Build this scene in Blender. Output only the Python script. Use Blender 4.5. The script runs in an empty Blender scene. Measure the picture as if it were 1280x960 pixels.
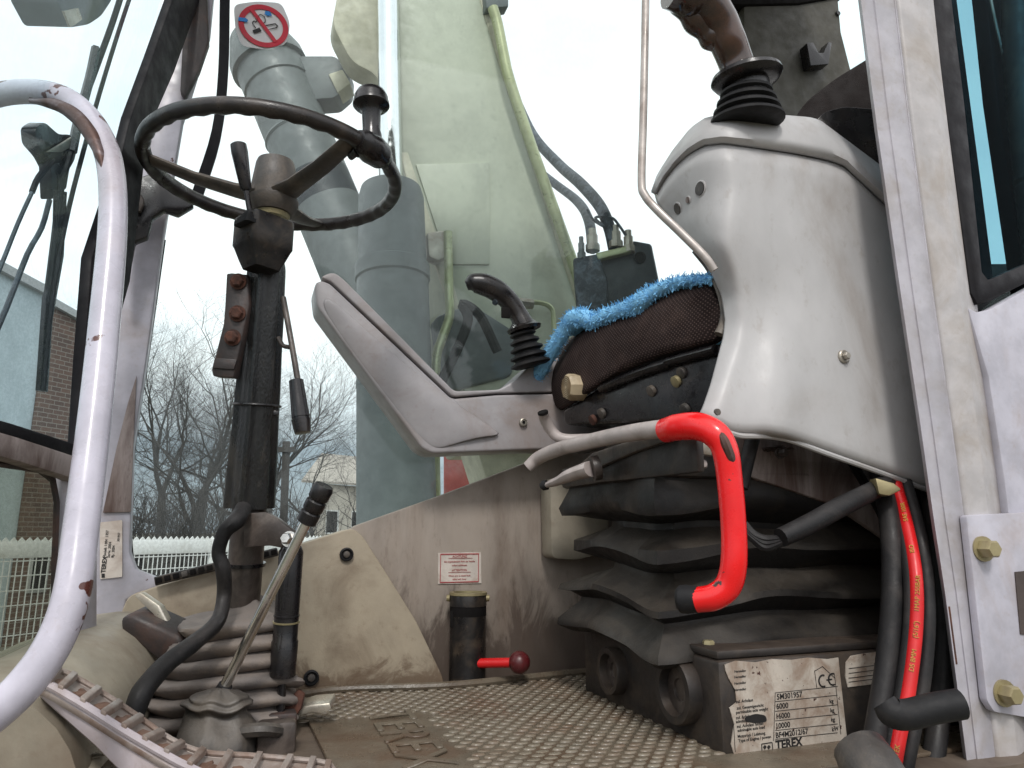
import bpy, bmesh, math, random
from mathutils import Vector, Matrix, noise as mnoise
random.seed(7)
rad = math.radians
S = bpy.context.scene
COL = S.collection

# ------------------------------------------------------------------ camera, world, sun, exposure
F = 893.0
PITCH = rad(11.7)
cd = bpy.data.cameras.new("camera")
cam = bpy.data.objects.new("camera", cd)
COL.objects.link(cam)
cam.rotation_euler = (rad(90) + PITCH, 0, 0)
cd.sensor_width = 36.0
cd.lens = 36.0 * F / 1280.0
cd.clip_start = 0.02
cd.clip_end = 3000.0
S.camera = cam

SUN_EL, SUN_AZ = rad(47), rad(176)      # azimuth measured from +Y towards +X: behind the camera, a bit right
w = bpy.data.worlds.new("World")
S.world = w
w.use_nodes = True
wn, wl = w.node_tree.nodes, w.node_tree.links
wn.clear()
wo = wn.new("ShaderNodeOutputWorld")
wb = wn.new("ShaderNodeBackground")
wb.inputs["Strength"].default_value = 0.12
sky = wn.new("ShaderNodeTexSky")
sky.sky_type = 'NISHITA'
sky.sun_disc = False
sky.sun_elevation = SUN_EL
sky.sun_rotation = SUN_AZ
sky.air_density = 1.0
sky.dust_density = 2.0
wt = wn.new("ShaderNodeTexCoord")
wm = wn.new("ShaderNodeMapping")
wm.inputs["Scale"].default_value = (1.0, 1.0, 2.2)
wl.new(wt.outputs["Generated"], wm.inputs["Vector"])
cn = wn.new("ShaderNodeTexNoise")
cn.inputs["Scale"].default_value = 3.2
cn.inputs["Detail"].default_value = 8
cn.inputs["Roughness"].default_value = 0.6
wl.new(wm.outputs["Vector"], cn.inputs["Vector"])
cr = wn.new("ShaderNodeValToRGB")
cr.color_ramp.elements[0].position = 0.36
cr.color_ramp.elements[0].color = (10.2, 10.5, 10.9, 1)
cr.color_ramp.elements[1].position = 0.62
cr.color_ramp.elements[1].color = (12.4, 12.3, 12.2, 1)
wl.new(cn.outputs["Fac"], cr.inputs["Fac"])
sep = wn.new("ShaderNodeSeparateXYZ")
wl.new(wt.outputs["Generated"], sep.inputs["Vector"])
# the grey-blue bank of cloud that lies along the horizon all the way round
add = wn.new("ShaderNodeMath"); add.operation = 'MULTIPLY_ADD'
wl.new(cn.outputs["Fac"], add.inputs[0]); add.inputs[1].default_value = -0.2
wl.new(sep.outputs["Z"], add.inputs[2])
hr = wn.new("ShaderNodeValToRGB")
hr.color_ramp.elements[0].position = 0.0
hr.color_ramp.elements[0].color = (0.0, 0.0, 0.0, 1)
hr.color_ramp.elements[1].position = 0.12
hr.color_ramp.elements[1].color = (1, 1, 1, 1)
wl.new(add.outputs[0], hr.inputs["Fac"])
hm = wn.new("ShaderNodeMixRGB")
wl.new(hr.outputs["Color"], hm.inputs["Fac"])
hm.inputs[1].default_value = (3.4, 3.9, 4.5, 1)
wl.new(cr.outputs["Color"], hm.inputs[2])
mx = wn.new("ShaderNodeMixRGB")
mx.inputs["Fac"].default_value = 0.85
wl.new(sky.outputs["Color"], mx.inputs[1])
wl.new(hm.outputs["Color"], mx.inputs[2])
wl.new(mx.outputs["Color"], wb.inputs["Color"])
wl.new(wb.outputs["Background"], wo.inputs["Surface"])

sd = bpy.data.lights.new("sun", 'SUN')
sd.energy = 1.5
sd.angle = rad(10)
sd.color = (1.0, 0.97, 0.93)
so = bpy.data.objects.new("sun", sd)
COL.objects.link(so)
sdir = Vector((math.sin(SUN_AZ) * math.cos(SUN_EL), math.cos(SUN_AZ) * math.cos(SUN_EL), math.sin(SUN_EL)))
so.rotation_euler = sdir.to_track_quat('Z', 'Y').to_euler()

S.view_settings.view_transform = 'Standard'
S.view_settings.look = 'None'
S.view_settings.exposure = 0.16
S.view_settings.gamma = 1.0
S.render.engine = 'CYCLES'
S.cycles.use_denoising = True
S.cycles.max_bounces = 10
S.cycles.transparent_max_bounces = 24
S.cycles.diffuse_bounces = 5
S.cycles.glossy_bounces = 4
S.cycles.caustics_reflective = False
S.cycles.caustics_refractive = False

# ------------------------------------------------------------------ geometry of the view
CP, SP = math.cos(PITCH), math.sin(PITCH)
TH = rad(20)
R = Vector((math.cos(TH), math.sin(TH), 0))      # cab: towards the rear
L = Vector((-math.sin(TH), math.cos(TH), 0))     # cab: across, away from the open door
Z = Vector((0, 0, 1))
FLOOR = -0.28
def ray(px, py):
    a, b = (px - 640) / F, (480 - py) / F
    return Vector((a, CP - SP * b, SP + CP * b))
def P(px, py, Y):
    d = ray(px, py); return d * (Y / d.y)
def onpl(px, py, p0, n):
    d = ray(px, py); return d * (p0.dot(n) / d.dot(n))
def onlat(px, py, l): return onpl(px, py, L * l, L)
def onr(px, py, r): return onpl(px, py, R * r, R)
def onz(px, py, z): return onpl(px, py, Z * z, Z)
def cab(r, l, z): return R * r + L * l + Z * z
def pxr(n, Y): return n / F * Y                   # n pixels as metres at depth Y
def lerp(a, b, t): return a + (b - a) * t
def interp(x, xs, ys):
    if x <= xs[0]: return ys[0]
    for i in range(len(xs) - 1):
        if x <= xs[i + 1]:
            return ys[i] + (ys[i + 1] - ys[i]) * (x - xs[i]) / (xs[i + 1] - xs[i])
    return ys[-1]
def smooth(t):
    t = max(0.0, min(1.0, t)); return t * t * (3 - 2 * t)

# ------------------------------------------------------------------ materials
def srgb(h):
    v = [int(h[i:i + 2], 16) / 255 for i in (0, 2, 4)]
    return tuple((c / 12.92 if c <= .04045 else ((c + .055) / 1.055) ** 2.4) for c in v) + (1,)
def col(c): return srgb(c) if isinstance(c, str) else tuple(c) + (1,)
def mat(name, base, rough=.5, metal=0, dirt=None, amt=.0, dscale=5, up=None, upamt=.6, chips=None, bump=.1, bscale=150,
        mottle=.12, spec=.5, stretch=(1, 1, 1), coat=0, low=None):
    m = bpy.data.materials.new(name); m.use_nodes = True
    n, l = m.node_tree.nodes, m.node_tree.links
    b = n["Principled BSDF"]
    b.inputs["Metallic"].default_value = metal
    b.inputs["Specular IOR Level"].default_value = spec
    b.inputs["Coat Weight"].default_value = coat
    tc = n.new("ShaderNodeTexCoord"); mp = n.new("ShaderNodeMapping")
    mp.inputs["Scale"].default_value = stretch
    oi = n.new("ShaderNodeObjectInfo"); of = n.new("ShaderNodeVectorMath"); of.operation = 'SCALE'
    of.inputs[0].default_value = (13, 7, 9); l.new(oi.outputs["Random"], of.inputs["Scale"])
    av = n.new("ShaderNodeVectorMath"); av.operation = 'ADD'
    l.new(tc.outputs["Object"], av.inputs[0]); l.new(of.outputs[0], av.inputs[1])
    l.new(av.outputs[0], mp.inputs["Vector"])
    def noise(scale, detail=6, rough_=.6, dist=0):
        t = n.new("ShaderNodeTexNoise"); t.inputs["Scale"].default_value = scale
        t.inputs["Detail"].default_value = detail; t.inputs["Roughness"].default_value = rough_
        t.inputs["Distortion"].default_value = dist
        l.new(mp.outputs["Vector"], t.inputs["Vector"]); return t.outputs["Fac"]
    def ramp(s, p0, p1, v0=0, v1=1):
        r = n.new("ShaderNodeMapRange"); r.interpolation_type = 'SMOOTHSTEP'
        r.inputs[1].default_value = p0; r.inputs[2].default_value = p1
        r.inputs[3].default_value = v0; r.inputs[4].default_value = v1
        l.new(s, r.inputs[0]); return r.outputs[0]
    def mul(a, v):
        q = n.new("ShaderNodeMath"); q.operation = 'MULTIPLY'; l.new(a, q.inputs[0])
        if isinstance(v, (int, float)): q.inputs[1].default_value = v
        else: l.new(v, q.inputs[1])
        return q.outputs[0]
    def mix(f, a, c):
        q = n.new("ShaderNodeMixRGB")
        l.new(f, q.inputs[0])
        for s, v in ((1, a), (2, c)):
            if isinstance(v, tuple): q.inputs[s].default_value = v
            else: l.new(v, q.inputs[s])
        return q.outputs[0]
    bc = col(base)
    c = mix(ramp(noise(22), .3, .7), tuple(x * (1 - mottle) for x in bc[:3]) + (1,), tuple(min(1, x * (1 + mottle)) for x in bc[:3]) + (1,))
    ro = ramp(noise(35), .3, .7, max(.02, rough - .1), min(1, rough + .12))
    if dirt:
        d1 = ramp(noise(dscale, 9, .65, .6), .5 - .25 * amt, .78 - .2 * amt)
        c = mix(mul(d1, min(1, .35 + amt)), c, col(dirt))
        d2 = ramp(noise(dscale * 9, 5, .7), .56, .72)
        c = mix(mul(d2, min(.8, .15 + amt * .5)), c, col(dirt))
    if up:
        g = n.new("ShaderNodeNewGeometry"); sx = n.new("ShaderNodeSeparateXYZ"); l.new(g.outputs["Normal"], sx.inputs[0])
        u = mul(ramp(sx.outputs["Z"], -.15, .75), ramp(noise(18, 7, .7), .25, .65, .35, 1))
        c = mix(mul(u, upamt), c, col(up))
    if low:                                   # grime splashed up a panel: (colour, fade height in m, object z of the edge)
        sx = n.new("ShaderNodeSeparateXYZ"); l.new(tc.outputs["Object"], sx.inputs[0])
        nz = ramp(noise(14, 9, .7, 1.2), .3, .7, -low[1], low[1])
        sm = n.new("ShaderNodeMath"); sm.operation = 'ADD'; l.new(sx.outputs["Z"], sm.inputs[0]); l.new(nz, sm.inputs[1])
        c = mix(ramp(sm.outputs[0], low[2], low[2] + low[1] * 1.4, .8, 0), c, col(low[0]))
    if chips:
        k = ramp(noise(chips[1], 4, .55), chips[2], chips[2] + .012)
        c = mix(k, c, col(chips[0]))
    l.new(c, b.inputs["Base Color"]); l.new(ro, b.inputs["Roughness"])
    if bump:
        bp = n.new("ShaderNodeBump"); bp.inputs["Strength"].default_value = bump; bp.inputs["Distance"].default_value = .002
        l.new(noise(bscale, 4), bp.inputs["Height"]); l.new(bp.outputs["Normal"], b.inputs["Normal"])
    return m

def glass_mat(name, tint, dust_col, dust, streak=3.0, gloss=.9):
    m = bpy.data.materials.new(name); m.use_nodes = True
    n, l = m.node_tree.nodes, m.node_tree.links
    n.remove(n["Principled BSDF"]); out = n["Material Output"]
    tr = n.new("ShaderNodeBsdfTransparent"); tr.inputs[0].default_value = tuple(tint) + (1,)
    gl = n.new("ShaderNodeBsdfGlossy"); gl.inputs["Roughness"].default_value = .02; gl.inputs[0].default_value = (gloss, gloss, gloss, 1)
    lw_ = n.new("ShaderNodeLayerWeight"); lw_.inputs["Blend"].default_value = .5
    pw_ = n.new("ShaderNodeMath"); pw_.operation = 'POWER'; l.new(lw_.outputs["Facing"], pw_.inputs[0]); pw_.inputs[1].default_value = 5
    fr = n.new("ShaderNodeMath"); fr.operation = 'MULTIPLY_ADD'; l.new(pw_.outputs[0], fr.inputs[0]); fr.inputs[1].default_value = .45; fr.inputs[2].default_value = .02
    m1 = n.new("ShaderNodeMixShader"); l.new(fr.outputs[0], m1.inputs[0]); l.new(tr.outputs[0], m1.inputs[1]); l.new(gl.outputs[0], m1.inputs[2])
    df = n.new("ShaderNodeBsdfDiffuse"); df.inputs[0].default_value = tuple(dust_col) + (1,)
    tl = n.new("ShaderNodeBsdfTranslucent"); tl.inputs[0].default_value = tuple(dust_col) + (1,)
    ad = n.new("ShaderNodeMixShader"); ad.inputs[0].default_value = .6; l.new(df.outputs[0], ad.inputs[1]); l.new(tl.outputs[0], ad.inputs[2])
    tc = n.new("ShaderNodeTexCoord"); mp = n.new("ShaderNodeMapping"); mp.inputs["Scale"].default_value = (1, 1, .45)
    l.new(tc.outputs["Object"], mp.inputs["Vector"])
    a = n.new("ShaderNodeTexNoise"); a.inputs["Scale"].default_value = streak; a.inputs["Detail"].default_value = 10; a.inputs["Distortion"].default_value = .8
    l.new(mp.outputs[0], a.inputs["Vector"])
    c = n.new("ShaderNodeTexNoise"); c.inputs["Scale"].default_value = 160; c.inputs["Detail"].default_value = 3
    l.new(mp.outputs[0], c.inputs["Vector"])
    r1 = n.new("ShaderNodeMapRange"); r1.inputs[1].default_value = .3; r1.inputs[2].default_value = .75; r1.inputs[3].default_value = dust * .4; r1.inputs[4].default_value = dust * 1.5
    l.new(a.outputs["Fac"], r1.inputs[0])
    r2 = n.new("ShaderNodeMapRange"); r2.inputs[1].default_value = .35; r2.inputs[2].default_value = .7; r2.inputs[3].default_value = .7; r2.inputs[4].default_value = 1.4
    l.new(c.outputs["Fac"], r2.inputs[0])
    q = n.new("ShaderNodeMath"); q.operation = 'MULTIPLY'; l.new(r1.outputs[0], q.inputs[0]); l.new(r2.outputs[0], q.inputs[1])
    m2 = n.new("ShaderNodeMixShader"); l.new(q.outputs[0], m2.inputs[0]); l.new(m1.outputs[0], m2.inputs[1]); l.new(ad.outputs[0], m2.inputs[2])
    l.new(m2.outputs[0], out.inputs["Surface"])
    return m

BROWN = (.09, .055, .035)
M = dict(
    lilac=mat("lilac_grey_paint", (.44, .43, .485), .38, dirt=(.30, .22, .17), amt=.12, dscale=7, chips=((.08, .03, .025), 26, .71), bump=.04, bscale=60),
    rail=mat("worn_rail_paint", (.49, .47, .54), .28, dirt=(.34, .27, .25), amt=.1, dscale=6, chips=((.09, .028, .022), 17, .628), bump=.05, bscale=70, coat=.25),
    worn=mat("bare_brown_metal", (.085, .045, .035), .42, metal=.4, dirt=(.4, .38, .42), amt=.1, dscale=30, bump=.15, bscale=120),
    pillar=mat("post_paint", (.42, .405, .44), .42, dirt=(.27, .23, .19), amt=.25, dscale=9, chips=((.2, .15, .12), 45, .75), bump=.05, bscale=90),
    cream_paint=mat("post_paint_dusty", (.44, .42, .42), .45, dirt=(.3, .245, .19), amt=.25, dscale=8, bump=.05, bscale=90),
    console=mat("light_grey_moulded_plastic", (.445, .437, .435), .42, dirt=(.22, .17, .13), amt=.17, dscale=5, bump=.05, bscale=260, mottle=.04, stretch=(1, 1, .6)),
    console_far=mat("mid_grey_moulded_plastic", (.36, .345, .355), .4, dirt=(.22, .15, .11), amt=.22, dscale=6, bump=.07, bscale=240, mottle=.07),
    seam=mat("dark_seam_rubber", (.06, .045, .04), .7),  # plain dark colour for the lid seam and the hinge slot
    wall=mat("grey_brown_panel", (.30, .255, .215), .62, dirt=(.12, .08, .055), amt=.3, dscale=7, bump=.18, bscale=300, mottle=.1, stretch=(1, 1, .35), low=((.06, .04, .03), .07, -.195)),
    trim=mat("beige_moulded_panel", (.36, .305, .225), .55, dirt=(.13, .085, .05), amt=.22, dscale=8, bump=.18, bscale=320, mottle=.08, low=((.12, .075, .045), .03, -.115)),
    hump=mat("beige_floor_moulding", (.31, .275, .215), .55, dirt=(.19, .14, .10), amt=.3, dscale=6, bump=.12, bscale=240),
    mat_=mat("grey_rubber_mat", (.135, .112, .082), .32, dirt=(.09, .048, .026), amt=.42, dscale=7, bump=.35, bscale=220, mottle=.2),
    stud=mat("worn_mat_stud", (.19, .162, .122), .32, dirt=(.13, .07, .04), amt=.35, dscale=9, bump=.2, bscale=200),
    floor=mat("dirty_floor_steel", (.13, .10, .075), .6, dirt=(.06, .04, .03), amt=.4),
    rubber=mat("black_rubber", (.012, .012, .013), .6, dirt=(.05, .042, .036), amt=.1, dscale=12, bump=.2, spec=.25),
    hose=mat("black_hose_rubber", (.012, .012, .013), .5, dirt=(.07, .06, .055), amt=.12, dscale=14, bump=.25, bscale=200, up=(.085, .075, .07), upamt=.22, spec=.25),
    plastic=mat("black_plastic", (.010, .009, .010), .26, dirt=(.07, .055, .045), amt=.06, dscale=15, bump=.08, bscale=300),
    plastic_dusty=mat("dusty_black_plastic", (.012, .011, .011), .34, dirt=(.13, .095, .065), amt=.12, dscale=13, spec=.4, bump=.15, bscale=220),
    wheel=mat("worn_wheel_plastic", (.016, .013, .012), .34, dirt=(.08, .06, .045), amt=.15, dscale=18, bump=.22, bscale=330),
    hub=mat("worn_hub_plastic", (.056, .05, .046), .5, dirt=(.16, .13, .10), amt=.4, dscale=16, bump=.3, bscale=260),
    shroud=mat("grained_column_cover", (.010, .010, .010), .27, dirt=(.10, .085, .065), amt=.14, dscale=10, bump=.45, bscale=420, stretch=(1, 1, .3)),
    tube=mat("dusty_brown_black_tube", (.036, .027, .023), .42, dirt=(.17, .14, .12), amt=.28, dscale=11, bump=.2),
    gaiter=mat("dusty_grey_gaiter", (.15, .13, .118), .75, dirt=(.24, .19, .15), amt=.45, dscale=16, bump=.6, bscale=140, up=(.21, .185, .17), upamt=.65),
    boot=mat("dark_dusty_boot", (.018, .017, .017), .45, dirt=(.14, .115, .09), amt=.35, dscale=16, bump=.4, up=(.16, .14, .12), upamt=.6),
    bellows=mat("black_bellows_rubber", (.010, .009, .009), .5, dirt=(.045, .034, .025), amt=.2, dscale=10, bump=.25, bscale=260, up=(.10, .084, .066), upamt=.42, spec=.35),
    box=mat("dark_box_steel", (.018, .015, .014), .5, dirt=(.075, .056, .04), amt=.3, dscale=12, bump=.2, up=(.11, .08, .06), upamt=.45),
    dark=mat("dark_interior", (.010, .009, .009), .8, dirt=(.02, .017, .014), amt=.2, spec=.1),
    red=mat("red_enamel", (.80, .007, .009), .28, chips=((.06, .028, .022), 24, .665), bump=.04, bscale=60, mottle=.06, coat=.3),
    redplain=mat("red_rod_paint", (.62, .012, .014), .32, bump=.03, mottle=.08),
    ball=mat("dark_red_ball", (.10, .012, .014), .3, dirt=(.05, .03, .03), amt=.2, dscale=30, bump=.1),
    lever_grey=mat("cream_grey_lever", (.44, .385, .365), .4, dirt=(.22, .17, .14), amt=.2, dscale=18, bump=.06),
    chrome=mat("chromed_steel", (.78, .76, .72), .2, metal=1, dirt=(.45, .38, .3), amt=.05, dscale=20, bump=.04),
    rod=mat("brushed_grey_rod", (.46, .42, .39), .42, metal=.35, dirt=(.2, .15, .12), amt=.3, dscale=16, bump=.1),
    alu=mat("bare_aluminium", (.58, .54, .46), .35, metal=.7, dirt=(.25, .2, .13), amt=.3, dscale=20, bump=.12),
    brass=mat("zinc_brass", (.34, .29, .16), .42, metal=.4, dirt=(.22, .17, .1), amt=.25, dscale=30),
    rust=mat("rusted_bolt", (.11, .042, .026), .9, dirt=(.05, .024, .018), amt=.6, dscale=60, bump=.6, bscale=260),
    rustplate=mat("rusty_black_plate", (.035, .028, .027), .5, dirt=(.10, .048, .032), amt=.26, dscale=22, bump=.3),
    rustgrey=mat("stained_paint", (.34, .29, .275), .6, dirt=(.075, .04, .03), amt=.6, dscale=12, bump=.2, stretch=(1, 1, .3)),
    step=mat("worn_tread_metal", (.35, .30, .27), .42, metal=.3, dirt=(.19, .115, .08), amt=.45, dscale=16, bump=.2),
    step_side=mat("tread_fascia_paint", (.44, .39, .41), .4, dirt=(.26, .19, .15), amt=.3, dscale=10, bump=.08),
    pit=mat("tread_pit_dirt", (.17, .095, .065), .75, dirt=(.27, .17, .125), amt=.3, dscale=30, bump=.5),
    wood=mat("knob_plastic", (.46, .37, .24), .5, dirt=(.25, .17, .09), amt=.3, dscale=40, bump=.1),
    ring=mat("knob_groove", (.17, .115, .06), .6),
    steel=mat("dull_steel", (.4, .37, .32), .4, metal=.6, dirt=(.2, .15, .1), amt=.25, dscale=40),
    olive=mat("olive_trim", (.055, .052, .040), .7, dirt=(.09, .086, .068), amt=.25, dscale=4, bump=.2, bscale=300),
    backrest=mat("brown_black_cloth", (.018, .013, .012), .9, bump=.8, bscale=420),
    sticker=mat("paper_label", (.62, .56, .50), .55, dirt=(.35, .25, .19), amt=.25, dscale=25, bump=.05),
    oldplate=mat("corroded_data_plate", (.47, .42, .36), .5, dirt=(.20, .12, .075), amt=.42, dscale=24, bump=.2, chips=((.06, .025, .02), 95, .665)),
    ink=mat("black_ink", (.012, .011, .011), .6, bump=0),
    redink=mat("red_ink", (.38, .05, .055), .6, bump=0),
    white=mat("white_vinyl", (.75, .75, .75), .4, bump=0, mottle=.03),
    signred=mat("sign_red", (.60, .015, .04), .4, bump=0, mottle=.05),
    blue=mat("blue_ink", (.01, .22, .62), .4, bump=0),
    yellow=mat("yellow_print", (.50, .26, .03), .5, bump=0),
    towel=mat("blue_terry", (.27, .60, .92), .95, dirt=(.25, .5, .75), amt=.15, dscale=30, bump=1.0, bscale=260, spec=.1),
    boom=mat("boom_paint", (.52, .545, .445), .5, dirt=(.2, .21, .17), amt=.1, dscale=3, bump=.04, mottle=.04),
    flange=mat("boom_flange_paint", (.58, .56, .44), .5, dirt=(.3, .28, .2), amt=.2, dscale=4, bump=.05),
    ram=mat("ram_paint", (.15, .17, .175), .5, dirt=(.08, .095, .10), amt=.2, dscale=4, bump=.05),
    pipe=mat("greenish_pipe", (.42, .45, .27), .35, metal=.3, dirt=(.25, .26, .15), amt=.2, dscale=10),
    valve=mat("valve_block_paint", (.010, .016, .022), .5, dirt=(.06, .075, .085), amt=.15, dscale=10, bump=.2),
    extrub=mat("weathered_hose", (.022, .03, .042), .6, dirt=(.16, .20, .25), amt=.25, dscale=40, bump=.3),
    bark=mat("bare_bark", (.05, .044, .042), .9, dirt=(.08, .075, .07), amt=.3, dscale=3, bump=.3, bscale=40),
    fence=mat("white_fence_paint", (.72, .72, .72), .5, dirt=(.5, .48, .44), amt=.2, dscale=3, bump=.05),
    ground=mat("wet_yard_ground", (.16, .145, .12), .9, dirt=(.09, .10, .06), amt=.4, dscale=.25, bump=.5, bscale=6),
    render=mat("pale_render", (.55, .5, .44), .8, dirt=(.4, .35, .3), amt=.2, dscale=1),
    reflection_blue=mat('windscreen_reflection_blue', (.50, .57, .60), .8, dirt=(.36, .42, .44), amt=.3, dscale=.8),  # pale blue of the windscreen reflection, put into a wall colour
    rooft=mat("grey_roof_tile", (.42, .38, .34), .8, bump=.3, bscale=8),
    coping=mat("stone_coping", (.42, .42, .42), .8),
    redpanel=mat("faded_red_panel", (.5, .10, .09), .5, dirt=(.5, .3, .28), amt=.4, dscale=3),
    strap=mat("black_seal_rubber", (.008, .007, .009), .55, dirt=(.03, .027, .027), amt=.12, dscale=9, bump=.15, spec=.2),
)
M['glass_side'] = glass_mat("dusty_side_glass", (.945, .985, .97), (.62, .68, .69), .024, 2.2)
M['glass_front'] = glass_mat("tinted_front_glass", (.91, .975, .985), (.5, .62, .7), .03, 3.0)
M['glass_low'] = glass_mat("dirty_lower_glass", (.66, .69, .64), (.45, .45, .4), .05, 6.0)
M['glass_rear'] = glass_mat("pale_rear_glass", (.90, .985, .985), (.4, .5, .5), .01, 3.0, .3)
M['glass_teal'] = glass_mat("teal_quarter_glass", (.52, .69, .75), (.2, .3, .3), .004, 3.0, .12)

def fabric_mat():
    m = mat("dotted_seat_cloth", (.022, .014, .013), .92, dirt=(.07, .045, .038), amt=.25, dscale=14, bump=.6, bscale=500, spec=.2)
    n, l = m.node_tree.nodes, m.node_tree.links
    b = n["Principled BSDF"]; src = b.inputs["Base Color"].links[0].from_socket
    tc = n.new("ShaderNodeTexCoord"); mp = n.new("ShaderNodeMapping"); mp.inputs["Rotation"].default_value = (rad(45), 0, -TH)
    mp.inputs["Scale"].default_value = (0, 105, 105)
    v1 = n.new("ShaderNodeTexVoronoi"); v1.inputs["Randomness"].default_value = 0; v1.inputs["Scale"].default_value = 1
    mp2 = n.new("ShaderNodeVectorRotate"); mp2.rotation_type = 'Z_AXIS'; mp2.inputs["Angle"].default_value = -TH
    mp3 = n.new("ShaderNodeVectorRotate"); mp3.rotation_type = 'X_AXIS'; mp3.inputs["Angle"].default_value = rad(45)
    sc = n.new("ShaderNodeVectorMath"); sc.operation = 'MULTIPLY'; sc.inputs[1].default_value = (0, 205, 205)
    l.new(tc.outputs["Object"], mp2.inputs[0]); l.new(mp2.outputs[0], mp3.inputs[0]); l.new(mp3.outputs[0], sc.inputs[0]); l.new(sc.outputs[0], v1.inputs["Vector"])
    n.remove(mp)
    r = n.new("ShaderNodeMapRange"); r.inputs[1].default_value = .13; r.inputs[2].default_value = .26; r.inputs[3].default_value = .85; r.inputs[4].default_value = 0
    l.new(v1.outputs["Distance"], r.inputs[0])
    q = n.new("ShaderNodeMixRGB"); l.new(r.outputs[0], q.inputs[0]); l.new(src, q.inputs[1]); q.inputs[2].default_value = (.13, .09, .078, 1)
    l.new(q.outputs[0], b.inputs["Base Color"])
    return m
M['fabric'] = fabric_mat()

def brick_mat():
    m = mat("red_brown_brick", (.2, .11, .08), .85, bump=.2, bscale=30)
    n, l = m.node_tree.nodes, m.node_tree.links
    b = n["Principled BSDF"]; tc = n.new("ShaderNodeTexCoord")
    sx = n.new("ShaderNodeSeparateXYZ"); cb = n.new("ShaderNodeCombineXYZ"); l.new(tc.outputs["Object"], sx.inputs[0])
    a = n.new("ShaderNodeMath"); a.operation = 'ADD'; l.new(sx.outputs[0], a.inputs[0]); l.new(sx.outputs[1], a.inputs[1])
    l.new(a.outputs[0], cb.inputs[0]); l.new(sx.outputs[2], cb.inputs[1])
    bt = n.new("ShaderNodeTexBrick"); bt.inputs["Scale"].default_value = 1; bt.inputs["Brick Width"].default_value = .25; bt.inputs["Row Height"].default_value = .085
    bt.inputs["Mortar Size"].default_value = .008; bt.inputs["Color1"].default_value = (.15, .085, .062, 1); bt.inputs["Color2"].default_value = (.10, .06, .047, 1); bt.inputs["Mortar"].default_value = (.24, .2, .17, 1)
    l.new(cb.outputs[0], bt.inputs["Vector"]); l.new(bt.outputs["Color"], b.inputs["Base Color"])
    return m
M['brick'] = brick_mat()

# ------------------------------------------------------------------ object helpers
W = {}
def O(name, bm, m, parent=None, label=None, cat=None, group=None, kind=None, flat=False, solid=0, sub=0, angle=38, mods=None):
    bmesh.ops.remove_doubles(bm, verts=bm.verts, dist=1e-7)
    bmesh.ops.recalc_face_normals(bm, faces=bm.faces)
    vs = [v.co for v in bm.verts]
    lo = Vector([min(v[i] for v in vs) for i in range(3)]); hi = Vector([max(v[i] for v in vs) for i in range(3)])
    c = (lo + hi) / 2
    if parent is None: c.z = lo.z
    for v in bm.verts: v.co -= c
    me = bpy.data.meshes.new(name); bm.to_mesh(me); bm.free()
    if not flat:
        me.shade_smooth()
        me.set_sharp_from_angle(angle=rad(angle))
    me.materials.append(M[m] if isinstance(m, str) else m)
    o = bpy.data.objects.new(name, me); COL.objects.link(o)
    W[o.name] = c.copy()
    if parent is not None:
        o.parent = parent; o.location = c - W[parent.name]
    else:
        o.location = c
    if solid:
        s = o.modifiers.new("thickness", 'SOLIDIFY'); s.thickness = abs(solid); s.offset = -1 if solid > 0 else 1
    if sub:
        s = o.modifiers.new("smooth", 'SUBSURF'); s.levels = sub; s.render_levels = sub
    tag(o, label, cat, group, kind)
    return o
def tag(o, label=None, cat=None, group=None, kind=None):
    if label: o['label'] = label
    if cat: o['category'] = cat
    if group: o['group'] = group
    if kind: o['kind'] = kind
    return o
def T(name, loc, label, cat, group=None):
    o = bpy.data.objects.new(name, None); COL.objects.link(o); o.location = loc
    o.empty_display_size = .05
    W[o.name] = Vector(loc); return tag(o, label, cat, group)

def frame(d):
    d = d.normalized(); a = Z if abs(d.z) < .9 else Vector((1, 0, 0))
    u = d.cross(a).normalized(); return u, d.cross(u).normalized()
def catmull(pts, k=6):
    if len(pts) < 3 or k < 2: return list(pts)
    out = []
    q = [pts[0] * 2 - pts[1]] + list(pts) + [pts[-1] * 2 - pts[-2]]
    for i in range(1, len(q) - 2):
        a, b, c, d = q[i - 1:i + 3]
        for j in range(k):
            t = j / k
            out.append(.5 * ((2 * b) + (c - a) * t + (2 * a - 5 * b + 4 * c - d) * t * t + (3 * b - a - 3 * c + d) * t ** 3))
    out.append(pts[-1]); return out
def loft(bm, rings, closed=True, caps=True):
    vr = [[bm.verts.new(p) for p in r] for r in rings]
    n = len(vr[0])
    for a, b in zip(vr, vr[1:]):
        for i in range(n if closed else n - 1):
            j = (i + 1) % n
            try: bm.faces.new((a[i], a[j], b[j], b[i]))
            except ValueError: pass
    if caps and closed:
        bm.faces.new(vr[0][::-1]); bm.faces.new(vr[-1])
    return bm
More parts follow.
